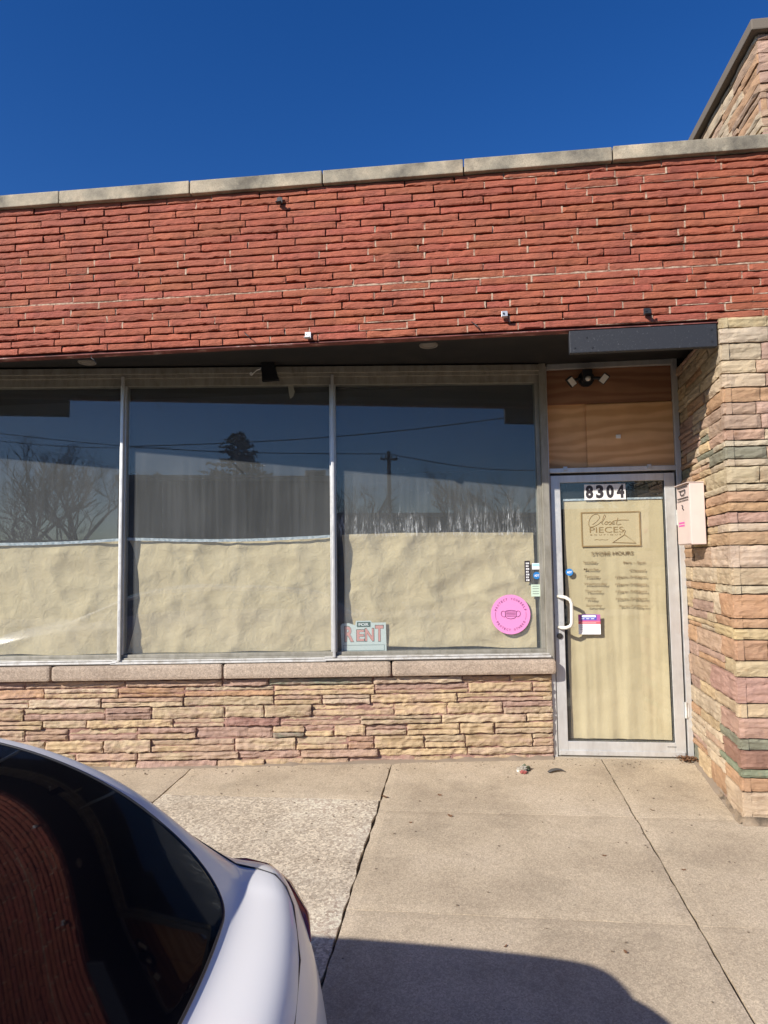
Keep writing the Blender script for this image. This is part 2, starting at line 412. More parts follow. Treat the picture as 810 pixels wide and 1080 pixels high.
# sidewalk base (joint dirt) and slabs
g = MB(); g.poly([(-60, 1.70, gz(1.7)-.022), (60, 1.70, gz(1.7)-.022), (60, 5.9, gz(5.9)-.022), (-60, 5.9, gz(5.9)-.022)][::-1], (0, 0, -.35))
tag(g.build('sidewalk_bed', M_JOINT), kind='structure')
def slab(mb, x0, x1, y0, y1, gap=.006, gy=.0012, rough_edge=.0035, dz=0, nd=1):
    nx = max(2, int((x1-x0)/.05)); ny = max(2, int((y1-y0)/.05))
    sd_ = x0*7.7+y0*3.1
    def fn(a, b):
        e = min(a, 1-a, )*(x1-x0); e2 = min(b, 1-b)*(y1-y0)
        x = x0+gap+(x1-x0-2*gap)*a; y = y0+gy+(y1-y0-2*gy)*b
        if a in (0, 1): x += nz(y*9, sd_, a)*rough_edge*2.2 + nz(y*32, sd_, a)*rough_edge
        if b in (0, 1): y += nz(x*9, sd_, 5+b)*rough_edge*2.2 + nz(x*32, sd_, b)*rough_edge
        z = gz(y) + dz + nz(x*1.3, y*1.3, 2)*.003
        if a in (0, 1) or b in (0, 1): z -= .004
        return (x, y, z)
    n = len(mb.v); mb.grid(fn, nx, ny)
    # skirt
    idx = [n+i*(ny+1) for i in range(nx+1)] + [n+nx*(ny+1)+j for j in range(1, ny+1)] + [n+i*(ny+1)+ny for i in range(nx-1, -1, -1)] + [n+j for j in range(ny-1, 0, -1)]
    m = len(mb.v)
    for i in idx: mb.v.append(mb.v[i] + Vector((0, 0, -.05)))
    k = len(idx)
    for i in range(k):
        j = (i+1) % k; mb.face((idx[j], idx[i], m+i, m+j))
xj = [-8.9, -7.5, -6.1, -4.7, -3.35, -1.95, -.56, .905, 2.4, 3.9, 5.4, 6.9, 8.4]
g = MB()
for a, b in zip(xj, xj[1:]):
    if a == -1.95:
        slab(g, a, b, 4.35, 5.42, .005, .002)
    else:
        slab(g, a, b, 4.20 if a > -1 else 4.35, 5.42, .0045, .001); 
        slab(g, a, b, 3.12, 4.20 if a > -1 else 4.35, .0055, .0012); slab(g, a, b, 1.70, 3.12, .0055, .0012)
slab(g, -60, -8.9, 1.7, 5.42); slab(g, 8.4, 60, 1.7, 5.42)
tag(g.build('sidewalk', M_WALK, smooth=False), kind='structure')
g = MB(); slab(g, -1.95, -.56, 1.70, 4.35, .007, .003, .006)
tag(g.build('sidewalk_patch', M_PATCH), kind='structure')

# ================================================================== STOREFRONT
PX, PX2 = 1.478, 1.545             # pier side wall: x at the brick plane and at the door plane
ZB, ZT = 2.79, 3.775               # brick band bottom / top
store = thing('storefront_building', 'single-storey shop with painted red brick band above papered windows and ledge stone walls', 'building', (0, 5.2, 0))

# --- bricks
def block(mb, T, u0, u1, z0, z1, d, col, nu, nv, amp=.004, edge=.003, lip=.006, back=-.03, fr=9., seed=0., tilt=0.):
    n = len(mb.v); ny = nv+1
    for i in range(nu+1):
        for j in range(nv+1):
            a, b = i/nu, j/nv
            u = u0+(u1-u0)*a; z = z0+(z1-z0)*b
            onb = i in (0, nu) or j in (0, nv)
            vv = d + amp*(nz(u*fr, z*fr*2.2, seed) + .6*nz(u*fr*3.1, z*fr*5, seed+3)) + tilt*(b-.5)
            if amp > .005: vv += amp*.5*max(-1, math.floor(nz(u*3+seed, z*46, seed+9)*3.2))/2
            if onb: vv -= lip*(.7+.6*nz(u*30, z*30, seed))
            if i in (0, nu): u += edge*nz(seed, z*40, i)
            if j in (0, nv): z += edge*(nz(u*14, seed, j)+.6*nz(u*45, seed, j))
            mb.v.append(T(u, vv, z))
    for i in range(nu):
        for j in range(nv):
            a = n+i*ny+j; mb.face((a, a+ny, a+ny+1, a+1), col)
    idx = [n+i*ny for i in range(nu+1)] + [n+nu*ny+j for j in range(1, nv+1)] + [n+i*ny+nv for i in range(nu-1, -1, -1)] + [n+j for j in range(nv-1, 0, -1)]
    m = len(mb.v)
    cu, cz = (u0+u1)/2, (z0+z1)/2
    ring = []
    for i in idx: ring.append(i)
    per = []
    for i in range(nu+1): per.append((u0+(u1-u0)*i/nu, z0))
    for j in range(1, nv+1): per.append((u1, z0+(z1-z0)*j/nv))
    for i in range(nu-1, -1, -1): per.append((u0+(u1-u0)*i/nu, z1))
    for j in range(nv-1, 0, -1): per.append((u0, z0+(z1-z0)*j/nv))
    for (u, z) in per: mb.v.append(T(u, back, z))
    k = len(idx)
    for i in range(k):
        j = (i+1) % k; mb.face((idx[j], idx[i], m+i, m+j), col)

def Tb(u, v, z): return Vector((u, YB-v, z))
bm_ = MB(); NC = 21; ch = (ZT-ZB)/NC; L = .305
XL, XR = -5.2, 4.6
plug = {0: MB(), 1: MB()}; MI = 0         # head joints: painted dark or bare pale mortar
for r in range(NC):
    off = (0 if r % 2 else L*.38) + rnd.uniform(-.012, .012) + (r//5)*.05
    x = XL - off; kk = 0; x00 = x
    z0 = ZB + r*ch
    while x < XR:
        kk += 1; l = x00 + kk*L + rnd.uniform(-.007, .007) - x; a, b = max(x, XL), min(x+l, XR)
        if x > XL and x < XR-.3 and rnd.random() < .03: b = a+(b-a)*.5; l = b-x; kk -= 1; x00 += L*.5 if rnd.random() < .5 else -L*.5+L
        if b-a > .03:
            k = rnd.uniform(.90, 1.08)
            col = (.385*k, .112*k*rnd.uniform(.93, 1.1), .066*k*rnd.uniform(.93, 1.08)); chipd = rnd.random() < .22
            dz = .0035*math.sin(a*1.7+r*.3) + rnd.uniform(-.001, .001)
            dd = rnd.uniform(-.004, .003)
            if rnd.random() < .02: dd -= .008
            hh = ch*rnd.uniform(.74, .80)
            ga = .0042
            block(bm_, Tb, a+ga, b-ga, z0+dz+ch*.22, z0+dz+ch*.22+hh, dd, col, 16, 5, .0048, .0065 if chipd else .0024, .006 if chipd else .0035, -.03, 8., r*3.3+x, rnd.uniform(-.003, .003))
            pale = nz(a*.55+3, r*.22, 7)*1.1 + (a+1.0)*.20 + (.10 if r < 8 else -.12) + rnd.uniform(-.3, .3)
            pz = z0+dz+ch*.19; dp_ = rnd.uniform(.002, .008)
            plug[1 if pale > 0 else 0].box(b-ga-.001, b+ga+.001, YB+dp_+(0 if pale > 0 else .006), YB+.03, pz, pz+hh+ch*.05)
            if r == 7 or (pale > .45 and rnd.random() < .35):      # bed joints still pointed
                plug[1].box(a, b+.002, YB+.005, YB+.03, z0+dz+ch*(.03 if r == 7 else .16), z0+dz+ch*.27)
        x += l
bricks = bm_.build('brick_band', M_BRICK, store)
M_LIME = mat('pale_lime_mortar', rough=.9, spec=.2); q = NB(M_LIME); q.color(q.ramp(q.noise(25, 5, .7), [(.35, (.22, .11, .08)), (.52, (.42, .30, .22)), (.7, (.58, .47, .36))])); q.bump(q.noise(80, 5, .7), .6, .008)
g = MB(); g.box(XL, XR, YB+.022, YB+.075, ZB-.004, ZT)
for k_, m_ in plug.items():
    n = len(g.v); g.v += m_.v; g.f += [tuple(i+n for i in f) for f in m_.f]; g.c += m_.c; g.m += [k_]*len(m_.f)
g.build('mortar_bed', [M_BMORT, M_LIME], bricks)
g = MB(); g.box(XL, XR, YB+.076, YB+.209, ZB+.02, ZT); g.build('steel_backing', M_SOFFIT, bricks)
g = MB(); g.box(XL, XR, YB+.002, YB+.07, ZB-.012, ZB-.005, bev=.002); g.build('lintel', M_RUST, bricks)
# --- coping slabs
cj = [-5.2, -4.35, -3.47, -2.587, -1.703, -.846, .026, .902, 1.80, 2.68, 3.56, 4.6]
for a, b in zip(cj, cj[1:]):
    g = MB(); dz = rnd.uniform(-.004, .004)
    g.box(a+.0035, b-.0035, YB-.035+rnd.uniform(-.003, .003), YB+.30, ZT+.004+dz, ZT+.088+dz, bev=.006)
    g.build('coping_slab', M_COPE, store)
g = MB(); g.box(XL+.02, XR-.02, YB+.01, YB+.28, ZT+.0035, ZT+.06); g.build('coping_mortar', M_JOINT, store)
# --- roof, parapet back, soffit
g = MB(); g.box(XL, XR, YB+.21, YB+.30, 2.95, ZT-.003); g.box(XL, XR, YB+.30, 12, 3.05, 3.25); g.build('roof', mat('roof_felt', (.05, .05, .05), .9), store)
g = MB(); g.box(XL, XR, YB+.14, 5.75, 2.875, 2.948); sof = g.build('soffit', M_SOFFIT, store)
for (px, py) in ((452, 364), (92, 382)):
    d = ray(px, py); t = (2.872-CAMP.z)/d.z; p = CAMP+d*t
    g = MB(); 
    g.tube([p+Vector((.055*math.cos(a), .055*math.sin(a), 0)) for a in [k*math.pi/10 for k in range(20)]], .009, 6, closed=True)
    g.disc(p+Vector((0, 0, -.001)), (0, 0, 1), .045, .004)
    g.build('downlight', mat('dusty_downlight', (.22, .20, .18), .6), sof)
# --- low wall: ledge stone bulkhead under the windows
PAL = {'t': (.49, .385, .255), 'y': (.51, .385, .235), 'p': (.41, .28, .22), 'g': (.235, .235, .175), 'o': (.46, .29, .175), 'c': (.52, .42, .30), 'r': (.30, .165, .135), 'k': (.44, .31, .22)}
def pick(keys): 
    c = PAL[rnd.choice(keys)]; k = rnd.uniform(.88, 1.12); return tuple(x*k for x in c)
mb = MB()
US, UE = -4.6, -.012
# courses (z0, z1, palette); wide spans of two courses get merged stones
cs = [(-.10, .060, 'ttyyp'), (.062, .115, 'ptkrp'), (.118, .205, 'tytopy'), (.208, .285, 'tkypty'), (.288, .345, 'tttyk'), (.348, .43, 'yytpt'), (.433, .495, 'tykc'), (.498, .565, 'ycyop'), (.568, .618, 'pckpk')]
for ci, (z0, z1, pal) in enumerate(cs):
    u = US - rnd.uniform(0, .2)
    while u < UE:
        l = rnd.uniform(.25, .75) if z1-z0 < .075 else rnd.uniform(.18, .6)
        a, b = max(u, US), min(u+l, UE)
        if UE-b < .09: b = UE
        if b-a > .04:
            right = (a > -2.0)
            col = pick(pal if not right else pal.replace('p', 'y')+'y')
            if rnd.random() < .025: col = PAL['g']
            if rnd.random() < .05: col = PAL['r']
            dpt = rnd.uniform(.014, .036)
            if z1-z0 > .055 and rnd.random() < .5:   # two thin stones in place of one
                zm = z0+(z1-z0)*rnd.uniform(.4, .6)
                um = a+(b-a)*rnd.uniform(.3, .7)
                block(mb, W, a+.006, b-.006, z0+.004, zm-.004, dpt, col, max(6, int((b-a)/.013)), 5, .009, .006, .006, -.03, 10, ci*2.1+a)
                c2 = pick(pal)
                block(mb, W, a+.006, b-.006, zm+.003, z1-.003, dpt-.008, c2, max(6, int((b-a)/.013)), 5, .009, .006, .006, -.03, 10, ci*4.1+a)
            else:
                block(mb, W, a+.006, b-.006, z0+.005, z1-.003, dpt, col, max(6, int((b-a)/.013)), 8, .012, .007, .007, -.03, 9, ci*2.1+a)
        u += l
bulk = mb.build('stone_bulkhead', M_STONEB, store)
def mortar(T, u0, u1, z0, z1, d, amp, step=.03):
    m_ = MB(); nu = int((u1-u0)/step); nv = int((z1-z0)/step)
    m_.grid(lambda a, b: T(u0+(u1-u0)*a, d+amp*nz((u0+(u1-u0)*a)*11, (z0+(z1-z0)*b)*16, 8), z0+(z1-z0)*b), nu, nv); return m_
g = mortar(W, US, UE, -.12, .622, .003, .010); g.box(US, UE, -.16, -.012, -.12, .622, T=W); g.build('mortar_bed', M_SMORT, bulk)
# sill slabs
sj = [onW(54, 705, .06)[0], onW(235, 705, .06)[0], onW(413, 705, .06)[0]]
se = [US, sj[0]-.0, sj[1], sj[2], .012]
for a, b in zip(se, se[1:]):
    g = MB(); g.box(a+.004, b-.004, -.12, .075, .625, .728, T=W, bev=.022); o = g.build('window_sill', M_SILL, store, smooth=False)
g = MB(); g.box(US, .0, -.12, .04, .622, .70, T=W); g.build('sill_mortar', M_SMORT, store)

# --- windows
winf = MB()
for (u0, u1) in ((US, -.046),):
    winf.box(u0, u1, -.06, .030, .729, .775, T=W, bev=.003)      # bottom rail
    winf.box(u0, u1, -.06, .012, .7752, .796, T=W, bev=.002)
    winf.box(u0, u1, -.06, .045, 2.815, 2.862, T=W, bev=.003)    # head
    winf.box(u0, u1, -.06, .030, 2.790, 2.8148, T=W, bev=.002)
    winf.box(u0, u1, -.06, .010, 2.735, 2.7898, T=W, bev=.002)
winf.box(-.0458, .004, -.06, .034, .729, 2.872, T=W, bev=.003)
winf.box(-.075, -.0462, -.06, .008, .7962, 2.7348, T=W, bev=.002)
win = winf.build('window', M_OLDALU, store)
for a, b, dz in ((US, -3.10, 0), (-3.14, -1.62, -.004), (-1.64, -.02, .002)):
    g = MB(); g.box(a, b, .0305, .046, .738+dz, .752+dz, T=W, bev=.002); g.box(a+.01, b-.01, .0305, .038, .756+dz, .766+dz, T=W, bev=.001); g.build('trim_strip', M_TRIM, win)
for u in (-3.082, -1.563):
    g = MB(); g.box(u-.022, u+.022, -.06, .020, .797, 2.7345, T=W, bev=.003); g.box(u-.009, u+.012, .0203, .050, .76, 2.80, T=W, bev=.005)
    g.build('mullion', M_ALU, win)
for i, (a, b) in enumerate(((US, -3.1045), (-3.0595, -1.5855), (-1.5405, -.0755))):
    g = MB(); g.box(a, b, -.016, -.010, .7965, 2.7345, T=W); g.build('pane', M_GLASSR if i == 2 else M_GLASS, win)
g = MB()                                                           # shop interior
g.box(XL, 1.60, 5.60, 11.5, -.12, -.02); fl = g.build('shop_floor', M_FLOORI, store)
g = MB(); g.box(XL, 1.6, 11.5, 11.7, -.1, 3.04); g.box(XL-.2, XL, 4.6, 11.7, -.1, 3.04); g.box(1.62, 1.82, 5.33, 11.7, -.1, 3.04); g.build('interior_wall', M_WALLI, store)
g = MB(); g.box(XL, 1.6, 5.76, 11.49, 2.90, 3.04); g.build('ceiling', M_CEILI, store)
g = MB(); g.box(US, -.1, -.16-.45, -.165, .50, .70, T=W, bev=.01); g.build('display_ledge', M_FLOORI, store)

# --- door surround (transom frame)
df = MB()
jL, jR = .566, 1.535
df.box(jL, .607, YD-.03, YD+.08, .008, 2.86, bev=.003)
df.box(1.497, jR, YD-.03, YD+.08, .008, 2.88, bev=.003)
df.box(.6075, 1.4965, YD-.03, YD+.08, 2.835, 2.875, bev=.003)
df.box(.6075, 1.4965, YD-.032, YD+.08, 2.062, 2.098, bev=.003)
fr = df.build('door_frame', M_ALU, store)
g = MB(); g.box(.608, 1.496, YD+.012, YD+.03, 2.099, 2.575); g.build('plywood_panel', M_PLY, fr)
g = MB(); g.box(.885, 1.496, YD-.006, YD+.0115, 2.099, 2.565, bev=.002); g.build('plywood_panel', M_PLY, fr)
g = MB(); g.box(.608, 1.496, YD-.002, YD+.03, 2.5755, 2.8345, bev=.002); g.build('header_board', M_PLYD, fr)
g = MB(); g.box(jL+.04, jR, YD-.04, YD+.3, -.02, .0365, bev=.003); g.build('threshold', M_KERB, fr)
for x in (.72, 1.31):
    g = MB(); g.box(x-.014, x+.014, YD-.045, YD-.033, 2.078, 2.108, bev=.002); g.disc((x, YD-.045, 2.093), (0, -1, 0), .006, .004, 10); g.build('clip', M_ZINC, fr)
# --- door leaf
lz0, lz1, lx0, lx1 = .042, 2.045, .612, 1.486
gx0, gx1, gz0, gz1 = .681, 1.413, .142, 1.992
d_ = MB(); y0, y1 = YD-.022, YD+.022
d_.box(lx0, gx0, y0, y1, lz0, lz1, bev=.003); d_.box(gx1, lx1, y0, y1, lz0, lz1, bev=.003)
d_.box(gx0+.0003, gx1-.0003, y0, y1, lz0, gz0, bev=.003); d_.box(gx0+.0003, gx1-.0003, y0, y1, gz1, lz1, bev=.003)
door = d_.build('door', M_ALU, store)
g = MB(); g.box(gx0, gx1, YD-.003, YD+.003, gz0, gz1); g.build('door_glass', M_DGLASS, door)
g = MB(); g.box(gx0, gx0+.004, YD-.012, YD-.0035, gz0, gz1); g.box(gx1-.004, gx1, YD-.012, YD-.0035, gz0, gz1); g.box(gx0+.005, gx1-.005, YD-.012, YD-.0035, gz0, gz0+.003); g.build('gasket', M_BLACK, door)
g = MB(); yo = y0-.062; xh = .640
pts = [(xh, y0, 1.166), (xh+.02, yo+.02, 1.166), (xh+.045, yo, 1.162), (xh+.075, yo, 1.145), (xh+.086, yo, 1.12), (xh+.086, yo, 1.05), (xh+.084, yo, .98), (xh+.074, yo, .958), (xh+.045, yo, .947), (xh+.02, yo+.02, .945), (xh, y0, .945)]
g.tube(pts, .0125, 12); g.build('handle', M_HANDLE, door, smooth=True)
g = MB(); g.disc((.645, y0, .883), (0, -1, 0), .021, .008, 24); g.disc((.645, y0-.008, .883), (0, -1, 0), .011, .003, 20); g.build('lock', mat('worn_lock', (.10, .09, .08), .35, .8), door, smooth=False)
for z in (.37, 1.72):
    g = MB(); g.tube([(1.492, y0-.012, z-.055), (1.492, y0-.012, z+.055)], .009, 10); g.box(1.487, 1.512, y0-.012, y0-.009, z-.05, z+.05); g.build('hinge', M_TRIM, door)
g = MB(); g.box(lx0+.01, lx1-.01, y0-.010, y0-.0005, .048, .08, bev=.002)
for x in (.66, .88, 1.14, 1.43): g.disc((x, y0-.010, .064), (0, -1, 0), .006, .003, 10)
g.build('kick_strip', M_ALU, door)
g = text_mesh('KAWNEER'[:0] or '-----', (1.36, y0-.001, .112), (1, 0, 0), (0, 0, 1), width=.06, height=.004, bold=.02); g.build('maker_plate', M_STEEL, door)
# backing wall over the door inside
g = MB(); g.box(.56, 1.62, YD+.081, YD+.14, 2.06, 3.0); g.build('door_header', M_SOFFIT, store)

# --- stone pier
zs_px = [335.6, 347, 363, 381, 395, 409.5, 425, 438, 453.5, 465, 471.6, 484.6, 492.4, 510.6, 518.3, 530, 540, 552, 561, 575, 599, 617.6, 627, 652.5, 663, 675, 697, 714, 742, 757, 779, 791, 811, 820, 835, 862]
kinds = 'yctccoppkcgctcookcoctcooyoyptpgrgot'
zs = []
for i, y in enumerate(zs_px):
    xpx = 757 + (785-757)*(y-335)/(862-335)
    zs.append(onY(xpx, y, YB).z)
zs[-1] = -.12
mb = MB(); ms = MB()
def Tp(u, v, z): return Vector((u, YB-v, z))
sl = (PX2-PX)/(YD-YB); sn = Vector((-1, sl, 0)).normalized(); su = Vector((sl, 1, 0)).normalized()
def Ts(u, v, z): return Vector((PX, YB, z)) + su*u + sn*v
slen = math.hypot(PX2-PX, YD-YB)
for i in range(len(zs)-1):
    z1, z0 = zs[i], zs[i+1]; kd = kinds[i % len(kinds)]
    h = z1-z0
    base = tuple(x*rnd.uniform(.94, 1.06) for x in PAL[kd])
    dpt = rnd.uniform(.004, .022); seed = i*3.7
    # front face
    u = PX-.004
    first = True
    while u < 4.6:
        l = rnd.uniform(.14, .28) if first else rnd.uniform(.2, .6)
        b = min(u+l, 4.6)
        c = base if first else pick(['t', 'y', 'c', 'o', 'p', 'k', 'c', 'y'])
        g_ = .0035
        block(mb, Tp, u+(-.012 if first else g_), b-g_, z0+g_+.001, z1-g_, dpt+(0 if first else rnd.uniform(-.008, .008)), c, max(4, int(l/.022)), max(3, int(h/.014)), .007, .004, .007, -.03, 10, seed)
        u = b; first = False
    # side face, splits of the same course
    u = .0; first = True
    while u < slen+.05:
        l = rnd.uniform(.22, .55) if first else rnd.uniform(.18, .6)
        b = min(u+l, slen+.06)
        c = base if first else pick(['t', 'y', 'c', 'o', 'p', 'k', 'c', 'o', 'p'] if z0 < 1.3 else ['t', 'y', 'c', 'c', 'k', 'o', 'p'])
        if not first and rnd.random() < .07: c = PAL['g']
        if not first and h > .06 and rnd.random() < .4:
            zm = z0+h*.5
            block(ms, Ts, u+.004, b-.004, z0+.003, zm-.003, rnd.uniform(.004, .018), c, max(4, int(l/.03)), 3, .006, .004, .006, -.03, 10, seed+u)
            block(ms, Ts, u+.004, b-.004, zm+.002, z1-.003, rnd.uniform(.004, .018), pick(['t', 'y', 'c', 'o', 'p']), max(4, int(l/.03)), 3, .006, .004, .006, -.03, 10, seed+u+1)
        else:
            block(ms, Ts, u-(.010 if first else -.004), b-.004, z0+.004, z1-.003, rnd.uniform(.004, .020), c, max(4, int(l/.03)), max(3, int(h/.014)), .007, .004, .007, -.03, 10, seed+u)
        u = b; first = False
pier = mb.build('stone_pier', M_STONE, store)
ms.build('side_stonework', M_STONE, pier)
g = MB(); g.poly([(PX+.008, YB+.008, -.12), (4.6, YB+.008, -.12), (4.6, 5.34, -.12), (PX2+.009, 5.34, -.12)], (0, 0, ZB-.006+.12)); g.build('mortar_bed', M_TMORT, pier)
def footfn(T, ln, u0):
    def fn(a, b):
        u = u0+ln*a; v = .016+.030*b*b+.005*nz(u*24, b*3, 4); P = T(u, v, 0); top = .018+.010*nz(u*19, 3); P.z = top*(1-b)+(gz(P.y)-.004)*b if b > 0 else top; return P
    return fn
g = MB(); g.grid(footfn(Ts, slen*.45, -.02), 30, 4); g.grid(footfn(Tp, 3.0, PX-.03), 90, 4); g.build('mortar_foot', M_TMORT, pier, smooth=True)

# --- stone tower behind the parapet
TX, TY = onY(802, 90, 4.45).x, 4.45
tz = onY(801, 38, 4.45).z
tower = thing('stone_tower', 'tall rough tan stone block rising behind the coping at the upper right corner', 'building', (TX, TY, 3.3))
mt = MB(); mf = MB()
def Tt(u, v, z): return Vector((TX-v, TY+u, z))
def Tf(u, v, z): return Vector((TX+u, TY-v, z))
z = 3.3
while z < tz-.01:
    h = rnd.uniform(.035, .085); z1 = min(z+h, tz)
    for (T, mm, ln) in ((Tt, mt, 5.0), (Tf, mf, 2.6)):
        u = -.01
        while u < ln:
            l = rnd.uniform(.2, .55); b = min(u+l, ln)
            c = pick(['t', 'c', 'k', 'o', 'c']) if mm is mt else pick(['p', 'k', 'p'])
            block(mm, T, u+.004, b-.004, z+.004, z1-.003, rnd.uniform(.004, .022), c, max(3, int(l/.05)), 3, .006, .004, .007, -.03, 10, z*9+u)
            u = b
    z = z1
mt.build('side_stonework', M_STONE, tower); mf.build('front_stonework', M_STONE, tower)
g = MB(); g.box(TX+.006, TX+2.6, TY+.006, TY+5, 3.26, tz+.002); g.build('core', M_TMORT, tower)
g = MB(); g.box(TX-.06, TX+2.7, TY-.06, TY+5.05, tz+.004, tz+.075, bev=.008)
g.build('cap', mat('weathered_dark_cap', (.15, .125, .10), .85), tower)
g = MB(); g.poly([(TX-.20, 5.4, 3.86), (TX-.03, 5.4, 4.02), (TX-.03, 5.4, 3.86)], (0, .8, 0)); g.build('flashing', M_STEEL, tower)

# ================================================================== THINGS ON THE FACADE
# steel sign-beam plates hanging under the brick
def plate(x0, x1, label):
    t = thing('steel_plate', label, 'steel plate', ((x0+x1)/2, YB, 2.64), 'dark steel plates under the brick band')
    g = MB(); g.box(x0, x1, YB+.002, YB+.045, 2.640, ZB-.016, bev=.004)
    o = g.build('face_plate', M_STEEL, t)
    for (dx, dz) in ((.03, .03), (.13, .028), (.10, .09), (x1-x0-.03, .03), (x1-x0-.03, .10)): g = MB(); g.disc((x0+dx, YB+.002, 2.64+dz), (0, -1, 0), .005, .003, 8); g.build('screw', M_BLACK, t)
plate(.622, 1.452, 'long dark steel plate hanging under the brick band above the door')
plate(-3.98, -3.04, 'dark steel plate under the brick band mirrored in the left window pane')

# brackets on the brick
BR = [(295, 212, M_STEEL, 'small dark bracket on the brick just under the coping'), (325, 354, M_ZINC, 'pale metal bracket on the bottom brick course over the middle window'),
      (532, 332, M_ZINC, 'pale metal bracket with a hole on the brick above the right window'), (682, 329, M_BLACK, 'black bracket on the brick above the dark steel plate')]
for (px, py, m, lab) in BR:
    p = onY(px, py, YB-.01)
    t = thing('bracket', lab, 'bracket', p, 'brackets left on the brick band')
    g = MB(); g.box(p.x-.018, p.x+.018, YB-.014, YB-.010, p.z-.022, p.z+.022, bev=.0015)
    g.box(p.x-.018, p.x+.018, YB-.050, YB-.0145, p.z-.022, p.z-.018, bev=.001); g.box(p.x+.002, p.x+.016, YB-.052, YB-.0505, p.z-.022, p.z+.004)
    g.build('plate', m, t)
    g = MB(); g.disc((p.x-.004, YB-.014, p.z+.006), (0, -1, 0), .006, .004, 10); g.build('bolt', M_BLACK, t)
for (px, py, lab) in ((262, 354, 'bent dark wire stub under the brick left of the pale bracket'), (503, 344, 'bent dark wire stub on the bottom brick course right of the middle window'), (100, 379, 'bent dark wire stub at the lower left edge of the brick')):
    p = onY(px, py, YB-.01)
    g = MB(); g.tube([p+Vector((-.03, .01, .03)), p+Vector((-.012, -.02, .005)), p+Vector((.008, -.025, -.012)), p+Vector((.02, -.015, -.03))], .0028, 6)
    tag(g.build('wire_stub', M_BLACK, loc=p), lab, 'wire', 'wire stubs on the brick band')
# hanging taped cable end
p = W(*([onW(287, 390, .12)[0]]), .12, 2.86) if False else W(onW(285, 390, .10)[0], .10, 0)
t = thing('hanging_cable_box', 'black taped box hanging from the soffit in front of the middle window head', 'cable box', (p.x, p.y, 2.87))
g = MB()
pts = [(-.062, 2.874), (.030, 2.874), (.048, 2.80), (.070, 2.742), (-.055, 2.738), (-.058, 2.80)]
g.poly([Vector((p.x+a, p.y-.02, z)) for a, z in pts], (0, .03, 0)); g.build('box', M_TAPE, t)
g = MB(); g.tube([(p.x-.13, p.y, 2.80), (p.x-.10, p.y, 2.825), (p.x-.07, p.y-.01, 2.83), (p.x-.05, p.y-.01, 2.86)], .004, 6); g.disc((p.x-.135, p.y-.012, 2.795), (0, -1, 0), .012, .01, 12); g.build('wire', M_WHITEP, t)

# security floodlight
p = onY(619, 398, YD-.09)
t = thing('security_light', 'black security light with twin lamp heads above the door', 'security light', (p.x, YD-.03, 2.86))
g = MB(); g.box(p.x-.035, p.x+.035, YD-.13, YD-.034, p.z-.03, p.z+.055, bev=.012); g.disc((p.x, YD-.034, p.z+.0), (0, -1, 0), .058, .03, 24); g.build('housing', M_BLACK, t, smooth=False)
g = MB(); 
def dome(mb, c, r, ax='y'):
    def fn(a, b):
        th = 2*math.pi*a; ph = b*math.pi/2
        return (c[0]+r*math.cos(th)*math.cos(ph), c[1]-r*.3*math.sin(th)*math.cos(ph), c[2]-r*math.sin(ph)) if ax == 'z' else (c[0]+r*math.cos(th)*math.cos(ph), c[1]-r*math.sin(ph), c[2]+r*math.sin(th)*math.cos(ph))
    mb.grid(fn, 20, 6)
dome(g, (p.x, YD-.128, p.z-.018), .020); g.build('sensor_lens', M_LAMP, t, smooth=True)
for sx, dx, dz in ((-1, -.115, -.035), (1, .115, -.022)):
    c = Vector((p.x+dx, YD-.12, p.z+dz))
    X_ = Vector((.75, -.10, -.66 if sx < 0 else .66)).normalized() if True else 0
    Rm = Matrix.Rotation(sx*rad(40), 3, 'Y') @ Matrix.Rotation(rad(22), 3, 'X')
    T = lambda x, y, z, c=c, Rm=Rm: c + Rm @ Vector((x, y, z))
    g = MB(); g.box(-.026, .026, -.012, .022, -.038, .038, T=T, bev=.007); g.tube([c+Rm@Vector((0, .02, 0)), Vector((p.x+sx*.045, YD-.07, p.z))], .012, 10)
    hd = g.build('lamp_head', M_BLACK, t)
    g = MB(); g.box(-.020, .020, -.0155, -.0125, -.031, .031, T=T, bev=.001); g.build('lens', M_LAMP, hd)

# white door-bell button on plywood
p = onY(652, 460.5, YD-.008)
g = MB(); g.box(p.x-.017, p.x+.017, YD-.018, YD-.0065, p.z-.014, p.z+.014, bev=.004); tag(g.build('white_sensor', M_WHITEP, loc=(p.x, YD-.0065, p.z)), 'small white square sensor in the middle of the plywood panel', 'sensor')

# mailbox
mx0 = 1.396; my0, my1 = 4.60, 4.872
def sx_at(y): return PX + (PX2-PX)*(y-YB)/(YD-YB)
mzt, mzb = onY(735, 509, my0).z, onY(735, 574, my0).z
t = thing('mailbox', 'pale pink metal mailbox on the stone side wall right of the door', 'mailbox', (mx0+.07, (my0+my1)/2, mzb))
g = MB(); g.box(mx0, sx_at(my0)-.02, my0, my1, mzb, mzt, bev=.004); body = g.build('body', M_PINKM, t)
g = MB(); g.box(mx0-.004, mx0-.0005, my0+.004, my1-.004, mzb+.006, mzt-.11, bev=.001); g.build('front_flap', M_PINKM, t)
g = MB(); g.box(mx0-.016, sx_at(my0)-.022, my0-.004, my1+.004, mzt+.0006, mzt+.006, bev=.002); g.build('lid', M_PINKM, t)
g = MB()
yd_ = Vector((0, 0, 1)); xd_ = Vector((0, -1, 0))
g.box(mx0-.0062, mx0-.0045, my0+.03, my1-.03, mzt-.018, mzt-.013); g.box(mx0-.0062, mx0-.0045, my0+.02, my1-.03, mzt-.088, mzt-.083); g.box(mx0-.0062, mx0-.0045, my0+.02, my1-.03, mzt-.104, mzt-.100)
cy_ = (my0+my1)/2
